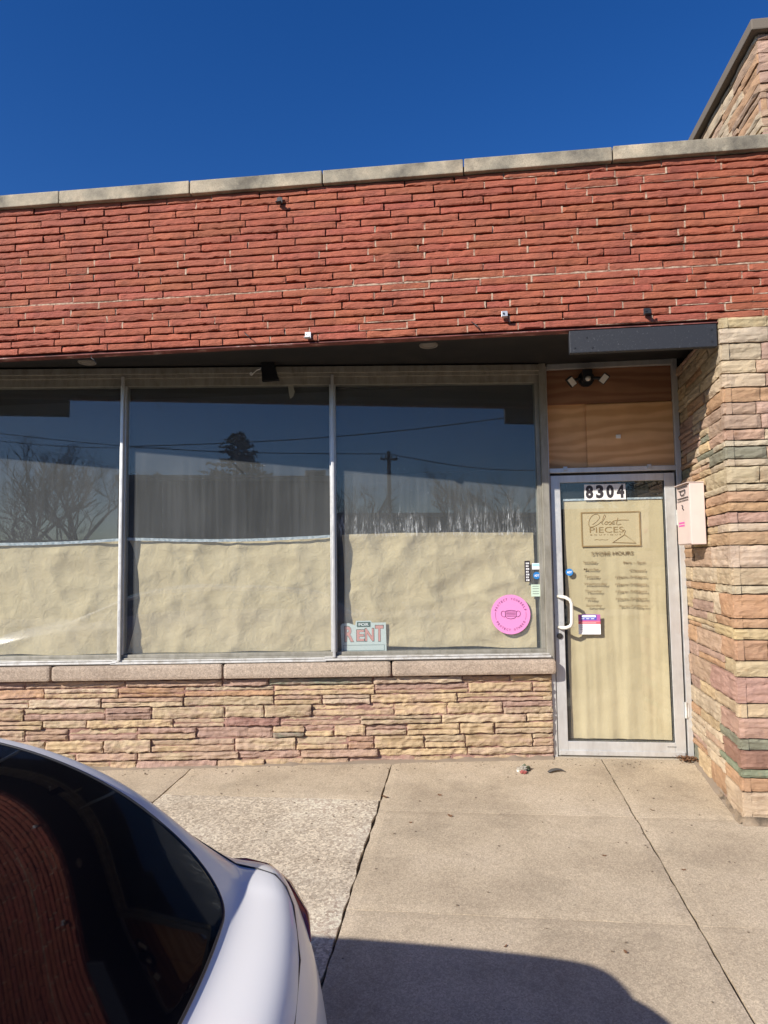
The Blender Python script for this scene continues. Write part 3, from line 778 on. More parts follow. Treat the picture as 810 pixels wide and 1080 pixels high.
g.tube([(mx0-.006, cy_+.07, mzt-.035), (mx0-.006, cy_+.02, mzt-.037), (mx0-.006, cy_-.06, mzt-.035), (mx0-.006, cy_-.06, mzt-.055), (mx0-.006, cy_-.03, mzt-.066), (mx0-.006, cy_+.03, mzt-.066), (mx0-.006, cy_+.04, mzt-.04)], .0028, 6)
g.tube([(mx0-.006, cy_+.012, mzt-.13), (mx0-.006, cy_-.01, mzt-.145), (mx0-.006, cy_+.0, mzt-.152), (mx0-.006, cy_-.022, mzt-.165)], .004, 6)
g.build('emblem', M_INK, t)
g = text_mesh('FASHION', (mx0-.005, cy_+.10, mzt-.262), xd_, yd_, width=.13, height=.012, bold=.02) if False else MB()
for k in range(2):
    for j in range(5): g.box(mx0-.0062, mx0-.0045, cy_+.09-.024*j-.018, cy_+.09-.024*j, mzt-.250-.018*k, mzt-.240-.018*k)
g.build('pink_writing', M_MAG, t)

# --- house number
p0 = onY(616.5, 527.5, YD-.004); p1 = onY(659.5, 510, YD-.004)
t = thing('house_number', 'white strip with black house number 8304 on top of the door glass', 'house number', ((p0.x+p1.x)/2, YD-.0035, p0.z))
wd = (p1.x-p0.x)/4
for i, ch_ in enumerate('8304'):
    g = MB(); g.box(p0.x+i*wd+.0004, p0.x+(i+1)*wd-.0004, YD-.0050, YD-.0035, p0.z+rnd.uniform(-.001, .001), p1.z); cd_ = g.build('number_card', M_WHITEP, t)
    g = text_mesh(ch_, (p0.x+(i+.5)*wd, YD-.0052, p0.z+.010), (1, 0, 0), (0, 0, 1), width=wd*.74, height=p1.z-p0.z-.016, bold=.05, align='CENTER'); g.build('digit', M_INK, cd_)

# --- papers
def crumple(x, z, s=0):
    a = 1-abs(nz(x*2.6+s, z*3.4, s))*2.2
    b = 1-abs(nz(x*5.5+s, z*5.0+x*2, s+5))*2.4
    c = 1-min(1, abs(nz(x*1.1+s, z*2.6-x*.9, s+9))*7)
    return .55*nz(x*1.6, z*1.9, s+2) + .42*a + .2*b + .16*c + .08*nz(x*14, z*14, s)
def paper(u0, u1, z0, z1, label, seed, leftcurve=0.0, amp=.018, tape=True, lift=0.0, topdip=.01):
    base = W((u0+u1)/2, -.05, z0)
    t = thing('window_paper', label, 'window paper', base, 'brown paper sheets behind the shop windows')
    def fn(a, b):
        z = z0+(z1-z0)*b
        ul = u0 + leftcurve*math.sin(math.pi*min(1, max(0, b)))**.8*(.6+.4*b)
        u = ul+(u1-ul)*a
        zz = z
        if b == 0 or b < .1: zz += (1-b/.1)*(.012*nz(u*3, seed)+lift*(1-a)*1.0)
        zz -= (topdip*math.sin(math.pi*a)+.006*nz(u*4, seed))*b
        v = -.056 + amp*1.9*crumple(u, z, seed)
        v += .012*math.sin(b*60+ 3*nz(u*2, seed))*max(0, b-.72)*nz(u*2.5, 3+seed)*2
        v = min(v, -.022)
        return W(u, v, zz)
    g = MB(); g.grid(fn, 110, 64); g.build('sheet', M_PAPER, t, smooth=True)
    if tape:
        g = MB(); g.grid(lambda a, b: W(u0+(u1-u0)*a, -.0175, z1-topdip*math.sin(math.pi*a)-.006+.020*b+.002*nz(a*30, seed)), 60, 1); 
        m = len(g.v); g.build('tape', M_TAPEC, t)
paper(US, -3.108, .80, 1.612, 'brown craft paper taped across the leftmost window, smooth with one puckered top corner', 11.3, lift=.0, topdip=.022)
paper(-3.055, -1.59, .80, 1.618, 'brown craft paper in the middle window with a curved left edge', 27.9, leftcurve=.105, topdip=.020)
paper(-1.505, -.105, .80, 1.632, 'loose creased brown paper in the right window, its lower edge lifted', 44.2, leftcurve=.02, tape=False, lift=.03, amp=.024, topdip=-.008)
# door paper
dpx0, dpx1 = .700, 1.404
t = thing('door_paper', 'long brown paper sheet hanging in folds behind the door glass', 'door paper', (1.05, YD+.05, .15))
def fnd(a, b):
    z = .150+(1.868-.150)*b
    edge = .012*nz(z*2, 4) + (.012 if b < .55 else .0)
    x = dpx0+edge + (dpx1-dpx0-edge)*a
    pl = .020*nz(a*5.5+.5*nz(z*.9, 2), z*.45, 1) + .008*nz(a*11+.8*nz(z*1.1, 7), z*.8, 5) + .002*nz(a*26, z*1.6, 3)
    up = max(0, min(1, (z-1.05)/.5))
    y = YD+.036-.021*up - pl*(1-.75*up) - .009*(1-.6*up)*crumple(x*1.4, z*.9, 3)
    return (x, max(y, YD+.0115), z)
g = MB(); g.grid(fnd, 90, 110); g.build('sheet', M_DPAPER, t, smooth=True)
g = MB(); g.grid(lambda a, b: (dpx0+(dpx1-dpx0)*a, YD+.006, 1.860+.014*b), 30, 1); g.build('tape', M_TAPEC, t)

# gold boutique sign (on the inside of the door glass)
M_GOLD = mat('gold_vinyl', (.38, .24, .10), .5, .1); M_GOLDP = mat('cream_card', (.64, .50, .31), .6)
YG = YD+.0080
a0 = onY(613.5, 577, YG); a1 = onY(675, 539, YG)
t = thing('boutique_sign', 'cream shop name card with gold border and hanger drawing on the door glass', 'shop sign', ((a0.x+a1.x)/2, YG, a0.z))
g = MB(); g.box(a0.x, a1.x, YG, YG+.0012, a0.z, a1.z); g.build('card', M_GOLDP, t)
g = MB(); b_ = .010
for (x0, x1, z0, z1) in ((a0.x, a1.x, a0.z, a0.z+b_), (a0.x, a1.x, a1.z-b_, a1.z), (a0.x, a0.x+b_, a0.z+b_, a1.z-b_), (a1.x-b_, a1.x, a0.z+b_, a1.z-b_)): g.box(x0, x1, YG-.0032, YG-.0004, z0, z1)
g.build('border', M_GOLD, t)
def DP(cx, cy): # a spot on the door glass
    return onY(590+cx/6.75, 525+cy/6.75, YG-.0018)
def stroke(mb, pts, r=.0020, n=6):
    P = [DP(*p) for p in pts]; out = []
    for i in range(len(P)-1):
        p0_, p1_, p2_, p3_ = P[max(i-1, 0)], P[i], P[i+1], P[min(i+2, len(P)-1)]
        for k in range(n):
            t_ = k/n
            out.append(.5*((2*p1_)+(p2_-p0_)*t_+(2*p0_-5*p1_+4*p2_-p3_)*t_*t_+(3*p1_-p0_-3*p2_+p3_)*t_**3))
    out.append(P[-1]); mb.tube(out, r, 6)
g = MB()
stroke(g, [(235, 190), (262, 170), (285, 140), (270, 118), (240, 122), (215, 150), (208, 185), (215, 205), (240, 205), (275, 188), (300, 165)])   # C
stroke(g, [(296, 180), (318, 150), (326, 128), (318, 122), (308, 150), (303, 185), (312, 190)])          # l
stroke(g, [(330, 170), (320, 182), (330, 190), (344, 182), (342, 170), (330, 170), (350, 176)])             # o
stroke(g, [(350, 176), (362, 168), (366, 186), (352, 190), (368, 190)])                            # s
stroke(g, [(372, 182), (388, 176), (384, 166), (372, 176), (378, 190), (396, 184)])                # e
stroke(g, [(402, 182), (416, 140), (406, 185), (418, 192), (440, 186)])
stroke(g, [(385, 164), (430, 158), (492, 158)], .0022)                                             # t and its long bar
g.build('script_writing', M_GOLD, t)
pz = DP(216, 250)
g = text_mesh('PIECES', pz, (1, 0, 0), (0, 0, 1), width=DP(458, 250).x-pz.x, height=.041, bold=-.004); g.build('name_writing', M_GOLD, t)
pz = DP(220, 270); g = text_mesh('BOUTIQUE', pz, (1, 0, 0), (0, 0, 1), width=DP(440, 270).x-pz.x, height=.010, space=1.7); g.build('small_writing', M_GOLD, t)
g = MB(); stroke(g, [(250, 300), (270, 296), (285, 301), (300, 297), (325, 300), (346, 297)], .0014); g.build('underline', M_GOLD, t)
g = MB(); P_ = [DP(378, 318), DP(462, 262), DP(545, 322)]; g.tube(P_, .0032, 6, closed=True); g.tube([DP(462, 262), DP(462, 248), DP(470, 238), DP(462, 228), DP(452, 232)], .0026, 6); g.build('hanger', M_GOLD, t)
# opening hours
M_HOUR = mat('faded_gold_lettering', (.24, .15, .065), .55)
t = thing('store_hours_lettering', 'gold store hours lettering, seven days listed down the door glass', 'lettering', DP(380, 800))
p = DP(228, 410)
text_mesh('STORE HOURS', p, (1, 0, 0), (0, 0, 1), width=DP(528, 410).x-p.x, height=.026, bold=.012).build('heading', M_HOUR, t)
rows = [('Sunday', '9am - 3pm', 168, 472, 452, 612), ('Monday', 'Closed', 172, 523, 500, 615), ('Tuesday', '10am-7:00pm', 178, 575, 398, 620), ('Wednesday', '10am-7:00pm', 178, 627, 398, 622),
        ('Thursday', '10am-7:00pm', 182, 678, 400, 624), ('Friday', '10am-7:00pm', 185, 730, 402, 626), ('Saturday', '9am-7:00pm', 190, 782, 425, 628)]
for a, b, x, y, xr0, xr1 in rows:
    p = DP(x, y); w_ = {'Wednesday': 165, 'Thursday': 122, 'Saturday': 116, 'Monday': 112, 'Tuesday': 108, 'Sunday': 102, 'Friday': 80}[a]
    text_mesh(a, p, (1, 0, 0), (0, 0, 1), width=DP(x+w_, y).x-p.x, height=.0225, bold=.012, shear=.15).build('day_name', M_HOUR, t)
    p = DP(xr0, y+2); text_mesh(b, p, (1, 0, 0), (0, 0, 1), width=DP(xr1, y).x-p.x, height=.0215 if b != 'Closed' else .017, bold=.012, shear=.15).build('opening_time', M_HOUR, t)

# round blue sticker helper
M_BLUE = mat('blue_sticker', (.03, .20, .52), .35); M_WHITE = mat('white_print', (.85, .85, .86), .45); M_LBLUE = mat('pale_blue_sticker', (.42, .66, .80), .45)
def round_badge(c, xd, nd, label):
    t = thing('round_sticker', label, 'sticker', c, 'round blue security stickers')
    nd = Vector(nd); xd = Vector(xd)
    g = MB(); g.disc(c, nd, .026, .0012, 32); g.build('disc', M_BLUE, t)
    g = text_mesh('ADT', c+nd*.0016-xd*.0-Vector((0, 0, .008)), xd, (0, 0, 1), width=.034, height=.016, bold=.03, align='CENTER'); g.build('emblem', M_WHITE, t)
round_badge(onY(600.5, 603.5, YD-.005), (1, 0, 0), (0, -1, 0), 'round blue sticker with white lettering on the left of the door glass')
u, z = onW(566, 607, -.009); round_badge(W(u, -.009, z), WU, WN, 'round blue sticker with white lettering at the right edge of the shop window')
# rectangular stickers, window
def rect_on_w(px0, py0, px1, py1, v, th, m, name, parent=None, mb=None):
    u0, z1 = onW(px0, py0, v); u1, z0 = onW(px1, py1, v)
    g = mb or MB(); g.box(u0, u1, v, v+th, z0, z1, T=W)
    return (u0, u1, z0, z1, g)
u0, u1, z0, z1, g = rect_on_w(561, 594, 570, 600.5, -.0095, .001, M_WHITE, '')
t = thing('pale_sticker', 'white and pale blue sticker directly above the round blue window sticker', 'sticker', W((u0+u1)/2, -.0095, z0))
g.build('backing', M_WHITE, t); g = MB(); g.box(u0+.003, u1-.003, -.0083, -.0077, z0+.022, z1-.004, T=W); g.build('stripe', M_LBLUE, t)
u0, u1, z0, z1, g = rect_on_w(560, 616.5, 570, 629, -.0095, .001, M_WHITE, '')
t = thing('green_sticker', 'pale green rectangular notice below the round blue window sticker', 'sticker', W((u0+u1)/2, -.0095, z0))
g.build('backing', mat('pale_green_sticker', (.55, .68, .55), .5), t); g = MB()
for k in range(4): g.box(u0+.010, u1-.010, -.0083, -.0078, z1-.014-k*.018, z1-.011-k*.018, T=W)
g.build('print_lines', M_STEEL, t)
u0, u1, z0, z1, g = rect_on_w(553, 591.5, 559.5, 613.5, -.0095, .001, M_WHITE, '')
t = thing('black_sticker', 'narrow black sticker with white characters beside the blue window sticker', 'sticker', W((u0+u1)/2, -.0095, z0))
g.build('backing', M_INK, t); g = MB()
for k in range(7):
    zz = z0+.006+k*(z1-z0-.01)/7
    g.box(u0+.010, u1-.008-.004*(k % 2), -.0083, -.0077, zz, zz+.011, T=W); g.box(u0+.016, u0+.022, -.0076, -.0074, zz+.003, zz+.008, T=W, mi=1)
g.build('characters', [M_WHITE, M_INK], t)

# pink round sign
u, z = onW(538.5, 648, -.0095); c = W(u, -.009, z); Rr = .142
M_PINK = mat('pink_sign_card', (.76, .27, .55), .55); M_PLUM = mat('plum_ink', (.16, .04, .13), .6)
t = thing('round_pink_sign', 'round pink mask sign reading PROTECT YOURSELF PROTECT OTHERS low in the right window', 'sign', c-Vector((0, 0, Rr)))
g = MB(); g.disc(c, WN, Rr, .003, 64); g.build('disc', M_PINK, t)
def ringtext(s, rad_, a0, a1, top=True, h=.016):
    mb = MB(); n = len(s)
    for i, chx in enumerate(s):
        if chx == ' ': continue
        a = rad(a0+(a1-a0)*(i+.5)/n)
        rd = WU*math.cos(a)+Vector((0, 0, 1))*math.sin(a); tn = (WU*math.sin(a)-Vector((0, 0, 1))*math.cos(a))
        if not top: rd_up = -rd; xd = -tn; o = c+WN*.0034+rd*(rad_+h*.5)
        else: rd_up = rd; xd = tn; o = c+WN*.0034+rd*(rad_-h*.5)
        text_mesh(chx, o, xd, rd_up, height=h, width=.0035 if chx == 'I' else .0115, bold=.015, align='CENTER', mb=mb)
    return mb
for txt, a0_, a1_, tp_ in (('PROTECT', 168, 99.75, True), ('YOURSELF', 90, 12, True), ('PROTECT', 205, 270, False), ('OTHERS', 279.3, 335, False)):
    ringtext(txt, .111, a0_, a1_, tp_).build('curved_word', M_PLUM, t)
g = MB(); C_ = lambda x, y: c+WN*.0045+WU*x+Vector((0, 0, y))
g.tube([C_(x*.001, y*.001) for x, y in ((-40, 18), (-34, 26), (0, 30), (34, 26), (40, 18), (38, -14), (28, -26), (0, -32), (-28, -26), (-38, -14))], .0019, 6, closed=True)
for y, x in ((18, 32), (8, 33), (-2, 33), (-12, 30)): g.tube([C_(-x*.001, y*.001), C_(x*.001, y*.001)], .0016, 6)
for s in (-1, 1): g.tube([C_(s*x*.001, y*.001) for x, y in ((40, 18), (52, 26), (66, 20), (70, 4), (64, -10), (50, -18), (38, -14))], .0017, 6)
g.build('mask_drawing', M_PLUM, t)
for s in (-1, 1): g = MB(); g.tube([C_(s*.111*math.cos(rad(a)), .111*math.sin(rad(a))) for a in range(-20, 11, 5)], .0008, 4); g.build('side_arc', M_PLUM, t)

# FOR RENT sign
v_ = -.024
def RP(cx, cy): # detail crop (340,640)-(430,700), 9 px per px
    u, z = onW(340+cx/9, 640+cy/9, v_); return u, z
M_SIGNW = mat('white_sign_board', (.66, .72, .70), .5); M_RED = mat('faded_red_ink', (.72, .33, .30), .55); M_GREEN = mat('dark_green_ink', (.06, .12, .10), .55)
uu, zz = RP(390, 428)
t = thing('for_rent_sign', 'white FOR RENT sign with red outlined letters standing at the window mullion', 'sign', W(uu, v_, zz))
out = [(185, 428), (172, 180), (190, 160), (250, 155), (312, 175), (318, 132), (462, 132), (468, 150), (602, 148), (610, 425)]
g = MB(); g.poly([W(RP(*p)[0], v_, RP(*p)[1]) for p in out], WN*.003); g.build('board', M_SIGNW, t)
(ux0, uz0), (ux1, uz1) = RP(328, 192), RP(456, 142)
g = MB(); g.box(ux0, ux1, v_+.0034, v_+.0045, uz0, uz1, T=W); tg = g.build('dark_tab', M_GREEN, t)
g = text_mesh('FOR', W((ux0+ux1)/2, v_+.005, uz0+.008), WU, (0, 0, 1), width=(ux1-ux0)*.75, height=uz1-uz0-.016, bold=.03, align='CENTER'); g.build('small_letters', M_WHITE, tg)
for chx, x0, x1, yb, yt in (('R', 208, 300, 336, 180), ('E', 322, 400, 330, 212), ('N', 402, 492, 330, 200), ('T', 500, 582, 332, 170)):
    (a, b), (c2, d2) = RP(x0, yb), RP(x1, yt)
    g = text_mesh(chx, W((a+c2)/2, v_+.0034, b), WU, (0, 0, 1), width=(c2-a), height=d2-b, bold=.045, align='CENTER'); lt = g.build('letter', M_GREEN, t)
    g = text_mesh(chx, W((a+c2)/2, v_+.0042, b+.004), WU, (0, 0, 1), width=(c2-a)*.88, height=(d2-b)-.008, bold=.028, align='CENTER'); g.build('letter_fill', M_RED, lt)
(a, b), (c2, d2) = RP(198, 418), RP(590, 358)
g = MB(); th = .0022
for (x0, x1, y0_, y1_) in ((a, c2, b, b+th), (a, c2, d2-th, d2), (a, a+th, b+th, d2-th), (c2-th, c2, b+th, d2-th)): g.box(x0, x1, v_+.0034, v_+.0042, y0_, y1_, T=W)
g.build('number_box', M_GREEN, t)

# business notice card on the door glass
def HP(cx, cy): return onY(580+cx/13.5, 620+cy/13.5, YD-.005)
a, b = HP(410, 662), HP(715, 378)
t = thing('notice_card', 'small purple and white printed notice card on the door glass right of the handle', 'notice', (a.x, YD-.005, a.z))
g = MB(); g.box(a.x, b.x, YD-.0055, YD-.0045, a.z, b.z); g.build('card', M_WHITE, t)
m1 = mat('purple_print', (.42, .10, .34), .5); m2 = mat('red_print', (.66, .12, .16), .5); m3 = mat('blue_print', (.06, .09, .45), .5)
g = MB(); hgt = b.z-a.z
g.box(a.x, b.x, YD-.0062, YD-.0057, a.z+hgt*.66, b.z); g.build('purple_band', m1, t)
g = MB(); g.box(a.x, b.x, YD-.0068, YD-.0064, a.z+hgt*.52, a.z+hgt*.66-.001); g.build('red_band', m2, t)
g = MB(); g.box(a.x+.018, b.x-.026, YD-.0070, YD-.0065, a.z+hgt*.73, b.z-.002); g.build('blue_band', m3, t)
g = MB(); g.box(a.x+.024, b.x-.032, YD-.0078, YD-.0072, a.z+hgt*.86, b.z-.006)
for k in range(3): g.box(a.x+.020+k*.034, a.x+.044+k*.034, YD-.0078, YD-.0072, a.z+hgt*.77, a.z+hgt*.80)
g.box(a.x+.02, b.x-.03, YD-.0078, YD-.0072, a.z+hgt*.57, a.z+hgt*.585); g.build('white_print', M_WHITE, t)
g = MB()
for k in range(3): g.box(a.x+.01, a.x+.07+.008*(k % 2), YD-.0062, YD-.0057, a.z+hgt*(.42-.09*k), a.z+hgt*(.435-.09*k))
g.box(b.x-.075, b.x-.02, YD-.0062, YD-.0057, a.z+hgt*.10, a.z+hgt*.12); g.build('grey_print', mat('grey_print', (.30, .28, .33), .5), t)
g = MB(); g.disc((.70, YD-.0045, 1.045), (0, -1, 0), .001, .001, 6)

# shred of paper stuck at the head of the middle pane
u, z = onW(306, 412, -.009)
g = MB(); g.poly([W(u+a, -.0085, z+b) for a, b in ((-.018, .06), (.022, .06), (.026, .02), (.034, -.01), (.022, -.045), (.0, -.062), (-.008, -.03), (-.012, .01))][::-1], WN*.0012)
tag(g.build('paper_shred', mat('grey_paper_shred', (.30, .29, .24), .8), loc=W(u, -.009, z)), 'torn grey paper shred hanging at the top of the middle window pane', 'paper scrap')

# --- litter on the pavement
def crumpled(p, r, m, name, label, cat, seed, sq=.5, sub=3):
    g = MB()
    def fn(a, b):
        th = 2*math.pi*a; ph = math.pi*(b-.5); d = Vector((math.cos(th)*math.cos(ph), math.sin(th)*math.cos(ph), math.sin(ph)))
        k = r*(1+.7*(noise.noise(d*1.8+Vector((seed, 0, 0))))+.4*noise.noise(d*4.2+Vector((seed, 3, 0))))
        q_ = Vector((d.x*k*1.2, d.y*k, d.z*k*sq)); return p+q_+Vector((0, 0, r*sq*.75))
    g.grid(fn, 16, 9); return g
p = onG(550, 814)
t = thing('crumpled_wrapper', 'crumpled wrapper of white green and red foil on the pavement left of the door', 'litter', p)
crumpled(p, .032, None, '', '', '', 3, .6).build('foil', mat('pale_foil', (.50, .47, .40), .35, .3), t)
crumpled(p+Vector((.030, .03, .0)), .026, None, '', '', '', 9, .8).build('green_foil', mat('green_foil', (.10, .12, .07), .45), t)
crumpled(p+Vector((.012, -.035, .0)), .018, None, '', '', '', 5, .6).build('red_foil', mat('red_foil', (.30, .08, .07), .45), t)
p = onG(587, 815)
g = MB(); g.tube([p+Vector((-.055, -.015, .008)), p+Vector((-.03, .0, .016)), p+Vector((0, .012, .020)), p+Vector((.03, .015, .018)), p+Vector((.06, .006, .008))], [.010, .016, .015, .010, .003], 8, flat=.5)
tag(g.build('dark_scrap', mat('dark_grey_scrap', (.075, .07, .065), .7), loc=p), 'curved dark scrap lying on the pavement in front of the door', 'litter')
M_LEAF = mat('dead_leaf', rough=.8); q = NB(M_LEAF)
q.color(q.ramp(q.noise(30, 4), [(.3, (.10, .045, .02)), (.7, (.22, .11, .05))]))
def leaf(g, p, r, a, curl=.35):
    T = Matrix.Rotation(a, 3, 'Z') @ Matrix.Rotation(rnd.uniform(-.4, .4), 3, 'X')
    out = [(-1, 0), (-.55, .38), (-.1, .30), (.25, .55), (.5, .22), (1, .05), (.55, -.25), (.2, -.5), (-.15, -.28), (-.6, -.36)]
    n = len(g.v); g.v.append(p+Vector((0, 0, r*.12)))
    for x, y in out: g.v.append(p + T @ Vector((x*r, y*r, r*curl*(x*x+y*y)*rnd.uniform(.5, 1))) + Vector((0, 0, .003)))
    for i in range(len(out)): g.face((n, n+1+i, n+1+(i+1) % len(out)))
lv = [(406, 841, .030, 'curled brown leaf on the long pavement joint beside the pale patch'), (475, 861, .020, 'orange brown leaf lying alone in the middle of the pavement slab'), (464, 839, .016, 'small dark leaf above the orange brown leaf on the pavement'),
      (688, 855, .018, 'dark leaf on the pavement right of the slanting joint'), (533, 999, .012, 'tiny dark leaf low in the pavement near the car shadow'), (660, 1005, .013, 'tiny dark leaf beside the slanting joint near the picture bottom'), (637, 903, .014, 'tiny leaf left of the slanting joint half way down the pavement'), (721, 918, .012, 'tiny leaf right of the slanting joint half way down the pavement'), (433, 868, .012, 'thin twig-like leaf just right of the long joint')]
for px, py, r, lab in lv:
    p = onG(px, py); g = MB(); leaf(g, p, r, rnd.uniform(0, 6)); tag(g.build('dead_leaf', M_LEAF, loc=p), lab, 'leaf', 'dead leaves on the pavement')
g = MB()
for k in range(160):
    a = rnd.gauss(0, 1); p = Vector((1.50+a*.035 - abs(rnd.gauss(0, .02)), 5.19+rnd.gauss(0, .035)-.02, rnd.uniform(.032, .058)))
    if p.x < 1.535: leaf(g, p, rnd.uniform(.008, .018), rnd.uniform(0, 6), .6)
tag(g.build('leaf_litter', M_LEAF), 'little heap of dry leaf litter in the corner between door frame and stone wall', 'leaf litter', kind='stuff')
g = MB()
for k in range(420):
    x = rnd.uniform(-3, 2.4); y = rnd.triangular(1.9, 5.15, 4.6) if rnd.random() < .6 else rnd.uniform(5.0, 5.16)-.13*max(0, .6-x)*.95
    if y < 1.8: continue
    r = rnd.uniform(.0015, .0042); p = Vector((x, y, gz(y)+r*.5))
    g.box(p.x-r*rnd.uniform(.6, 1.8), p.x+r, p.y-r, p.y+r*rnd.uniform(.5, 1.2), p.z-r*.3, p.z+r*.6)
tag(g.build('grit', mat('grit', (.17, .13, .09), .9)), 'scattered grit and crumbs of dirt over the pavement', 'grit', kind='stuff')
g = MB()        # earth silted along the foot of the walls
def silt(T, u0, u1, n, wdt=.05):
    def fn(a, b):
        u = u0+(u1-u0)*a; k = wdt*(.5+.6*abs(nz(u*5, 1))+.4*nz(u*17, 2))
        P = T(u, .0 + .045*(1-b)*0 + b*(k+.03), 0); P.z = gz(P.y)+.001+.014*(1-b)*(1+nz(u*12, 6)) - (.004 if b == 1 else 0); return P
    g.grid(fn, n, 3)
silt(W, -4.5, -.02, 150); silt(Ts, .0, slen, 40, .02); silt(Tp, PX-.02, 4.5, 80, .015)
tag(g.build('silt', mat('grey_silt', (.24, .19, .14), .95), smooth=True), 'line of grey dirt along the foot of the stone walls', 'dirt', kind='stuff')

# ================================================================== ACROSS THE STREET (seen in the glass)
def brickish(name, c1): 
    m = mat(name, rough=.85); q = NB(m)
    b = q.n('ShaderNodeTexBrick'); b.inputs['Scale'].default_value = 4; b.inputs['Color1'].default_value = (*c1, 1); b.inputs['Color2'].default_value = (*[x*.8 for x in c1], 1); b.inputs['Mortar'].default_value = (.09, .085, .08, 1)
    q.l(q.mapping((1, 1, 1), (rad(90), 0, 0)), b.inputs['Vector']); q.color(b.outputs[0]); return m
M_FB = brickish('far_brick', (.045, .035, .03))
M_DARKGL = mat('far_window_glass', (.02, .025, .03), .1)
def far_building(name, x0, x1, yf, h, label, m, nwin, dep=9):
    t = thing(name, label, 'building', ((x0+x1)/2, yf, -.3))
    g = MB(); g.box(x0, x1, yf-dep, yf, -.34, h); g.build('wall', m, t)
    g = MB(); g.box(x0-.12, x1+.12, yf-dep-.1, yf+.12, h+.002, h+.28, bev=.03); g.build('parapet', M_KERB, t)
    for k in range(nwin):
        cx = x0+(x1-x0)*(k+.5)/nwin; ww = (x1-x0)/nwin*.32
        g = MB(); g.box(cx-ww, cx+ww, yf+.004, yf+.06, .6, 2.6, bev=.01); f_ = g.build('window', M_STEEL, t)
        g = MB(); g.box(cx-ww+.08, cx+ww-.08, yf+.062, yf+.07, .68, 2.52); g.build('glass', M_DARKGL, f_)
    g = MB(); g.box(x1-1.4, x1-.4, yf+.004, yf+.08, -.3, 1.9, bev=.01); g.build('door', M_STEEL, t)
    return t
pa = refl(125, 500, 31); pb = refl(352, 500, 31); pc = refl(350, 512, 31)
far_building('brick_warehouse', min(pa.x, pb.x), max(pa.x, pb.x), (pa.y+pb.y)/2, refl(230, 503, 31).z-.2, 'long low dark brick building across the street mirrored in the middle window', M_FB, 5)
# plain stair house on its roof
pr = refl(332, 490, 33)
t = thing('roof_unit', 'boxy grey roof unit on the low building mirrored beside the mullion', 'roof unit', (pr.x, pr.y, refl(230, 503, 31).z+.08))
zb = refl(230, 503, 31).z+.08
g = MB(); g.box(pr.x-.55, pr.x+.55, pr.y-.8, pr.y+1, zb, zb+.42, bev=.04); g.build('casing', M_KERB, t)
g = MB(); g.box(pr.x-.4, pr.x+.4, pr.y+1.002, pr.y+1.03, zb+.1, zb+.34); g.build('grille', M_STEEL, t)
pd = refl(365, 545, 38); pe = refl(600, 545, 38)
far_building('low_shop', min(pd.x, pe.x)-2, max(pd.x, pe.x)+14, pd.y-4, refl(450, 545, 42).z, 'low far shop row mirrored behind the chalky streaks of the right window', brickish('far_brick_tan', (.07, .055, .045)), 7)
pf = refl(0, 545, 38)
far_building('low_house', -16+min(pa.x, pf.x)-8, min(pa.x, pb.x)-.5 if pf.x < pa.x else max(pa.x, pb.x)+9, pf.y-6, 3.0, 'low building across the street mirrored behind bare trees at the left', brickish('far_brick_grey', (.10, .095, .09)), 5)
M_BARK = mat('bark', (.085, .066, .05), .9); M_NEEDLE = mat('conifer_needles', (.020, .036, .018), .8)
def bare_tree(px, py_top, dist, label, spread=1.0, seed=1, thick=1.0, levels=5, base_z=-.34):
    top = refl(px, py_top, dist); base = Vector((top.x, top.y, base_z)); H = top.z-base_z
    t = thing('bare_tree', label, 'tree', base, 'bare winter trees across the street')
    r_ = random.Random(seed); tk = MB(); cr = MB()
    def grow(mb, p, d, l, r, lev):
        n = 3; pts = [p]; rs = [r]
        for k in range(n):
            d = (d+Vector((r_.gauss(0, .12), r_.gauss(0, .12), r_.gauss(.03, .08)))).normalized(); p = p+d*l/n; pts.append(p); rs.append(r*(1-.35*(k+1)/n))
        mb.tube(pts, rs, 5 if lev < 2 else 3)
        if lev >= levels: return
        for k in range(5 if lev < 1 else (4 if lev < 3 else 4)):
            a = r_.uniform(0, 6.28); s = r_.uniform(.35, .8)*spread
            nd = (d+Vector((math.cos(a)*s, math.sin(a)*s, r_.uniform(-.1, .3)))).normalized()
            grow(cr, pts[r_.choice((1, 2, 3, 3))], nd, l*r_.uniform(.58, .8), rs[-1]*.76, lev+1)
    grow(tk, base, Vector((0, 0, 1)), H*.27, H*.013*thick, 0)
    zm = max(v.z for v in cr.v); k_ = (top.z-base.z)/(zm-base.z)
    for m_ in (tk, cr): m_.v = [base+(v-base)*k_ for v in m_.v]
    tk.build('trunk', M_BARK, t); cr.build('crown', M_BARK, t)
bare_tree(28, 462, 26, 'spreading bare tree mirrored at the far left of the shop glass', 1.25, 3, 1.4)
bare_tree(80, 466, 24, 'dense bare tree mirrored beside the first mullion', 1.2, 8, 1.4)
bare_tree(-70, 455, 28, 'bare tree mirrored beyond the left edge of the glass', 1.2, 12)
bare_tree(480, 480, 30, 'bare tree mirrored above the chalky streaks in the right window', 1.3, 21, 1.7)
bare_tree(395, 500, 36, 'small bare tree mirrored just right of the second mullion', 1.3, 35, 1.7)
bare_tree(545, 496, 31, 'small bare tree mirrored near the right window stickers', 1.3, 41, 1.7)
top = refl(250, 456, 40); bz = -.34
t = thing('conifer', 'dark layered conifer mirrored above the low roof in the middle window', 'tree', (top.x, top.y, bz))
g = MB(); g.tube([(top.x, top.y, bz), (top.x+.1, top.y, (bz+top.z)/2), (top.x, top.y, top.z)], [.28, .18, .03], 8); g.build('trunk', M_BARK, t)
g = MB(); Hc = top.z-bz; rr = random.Random(5)
zc = bz+Hc*.25
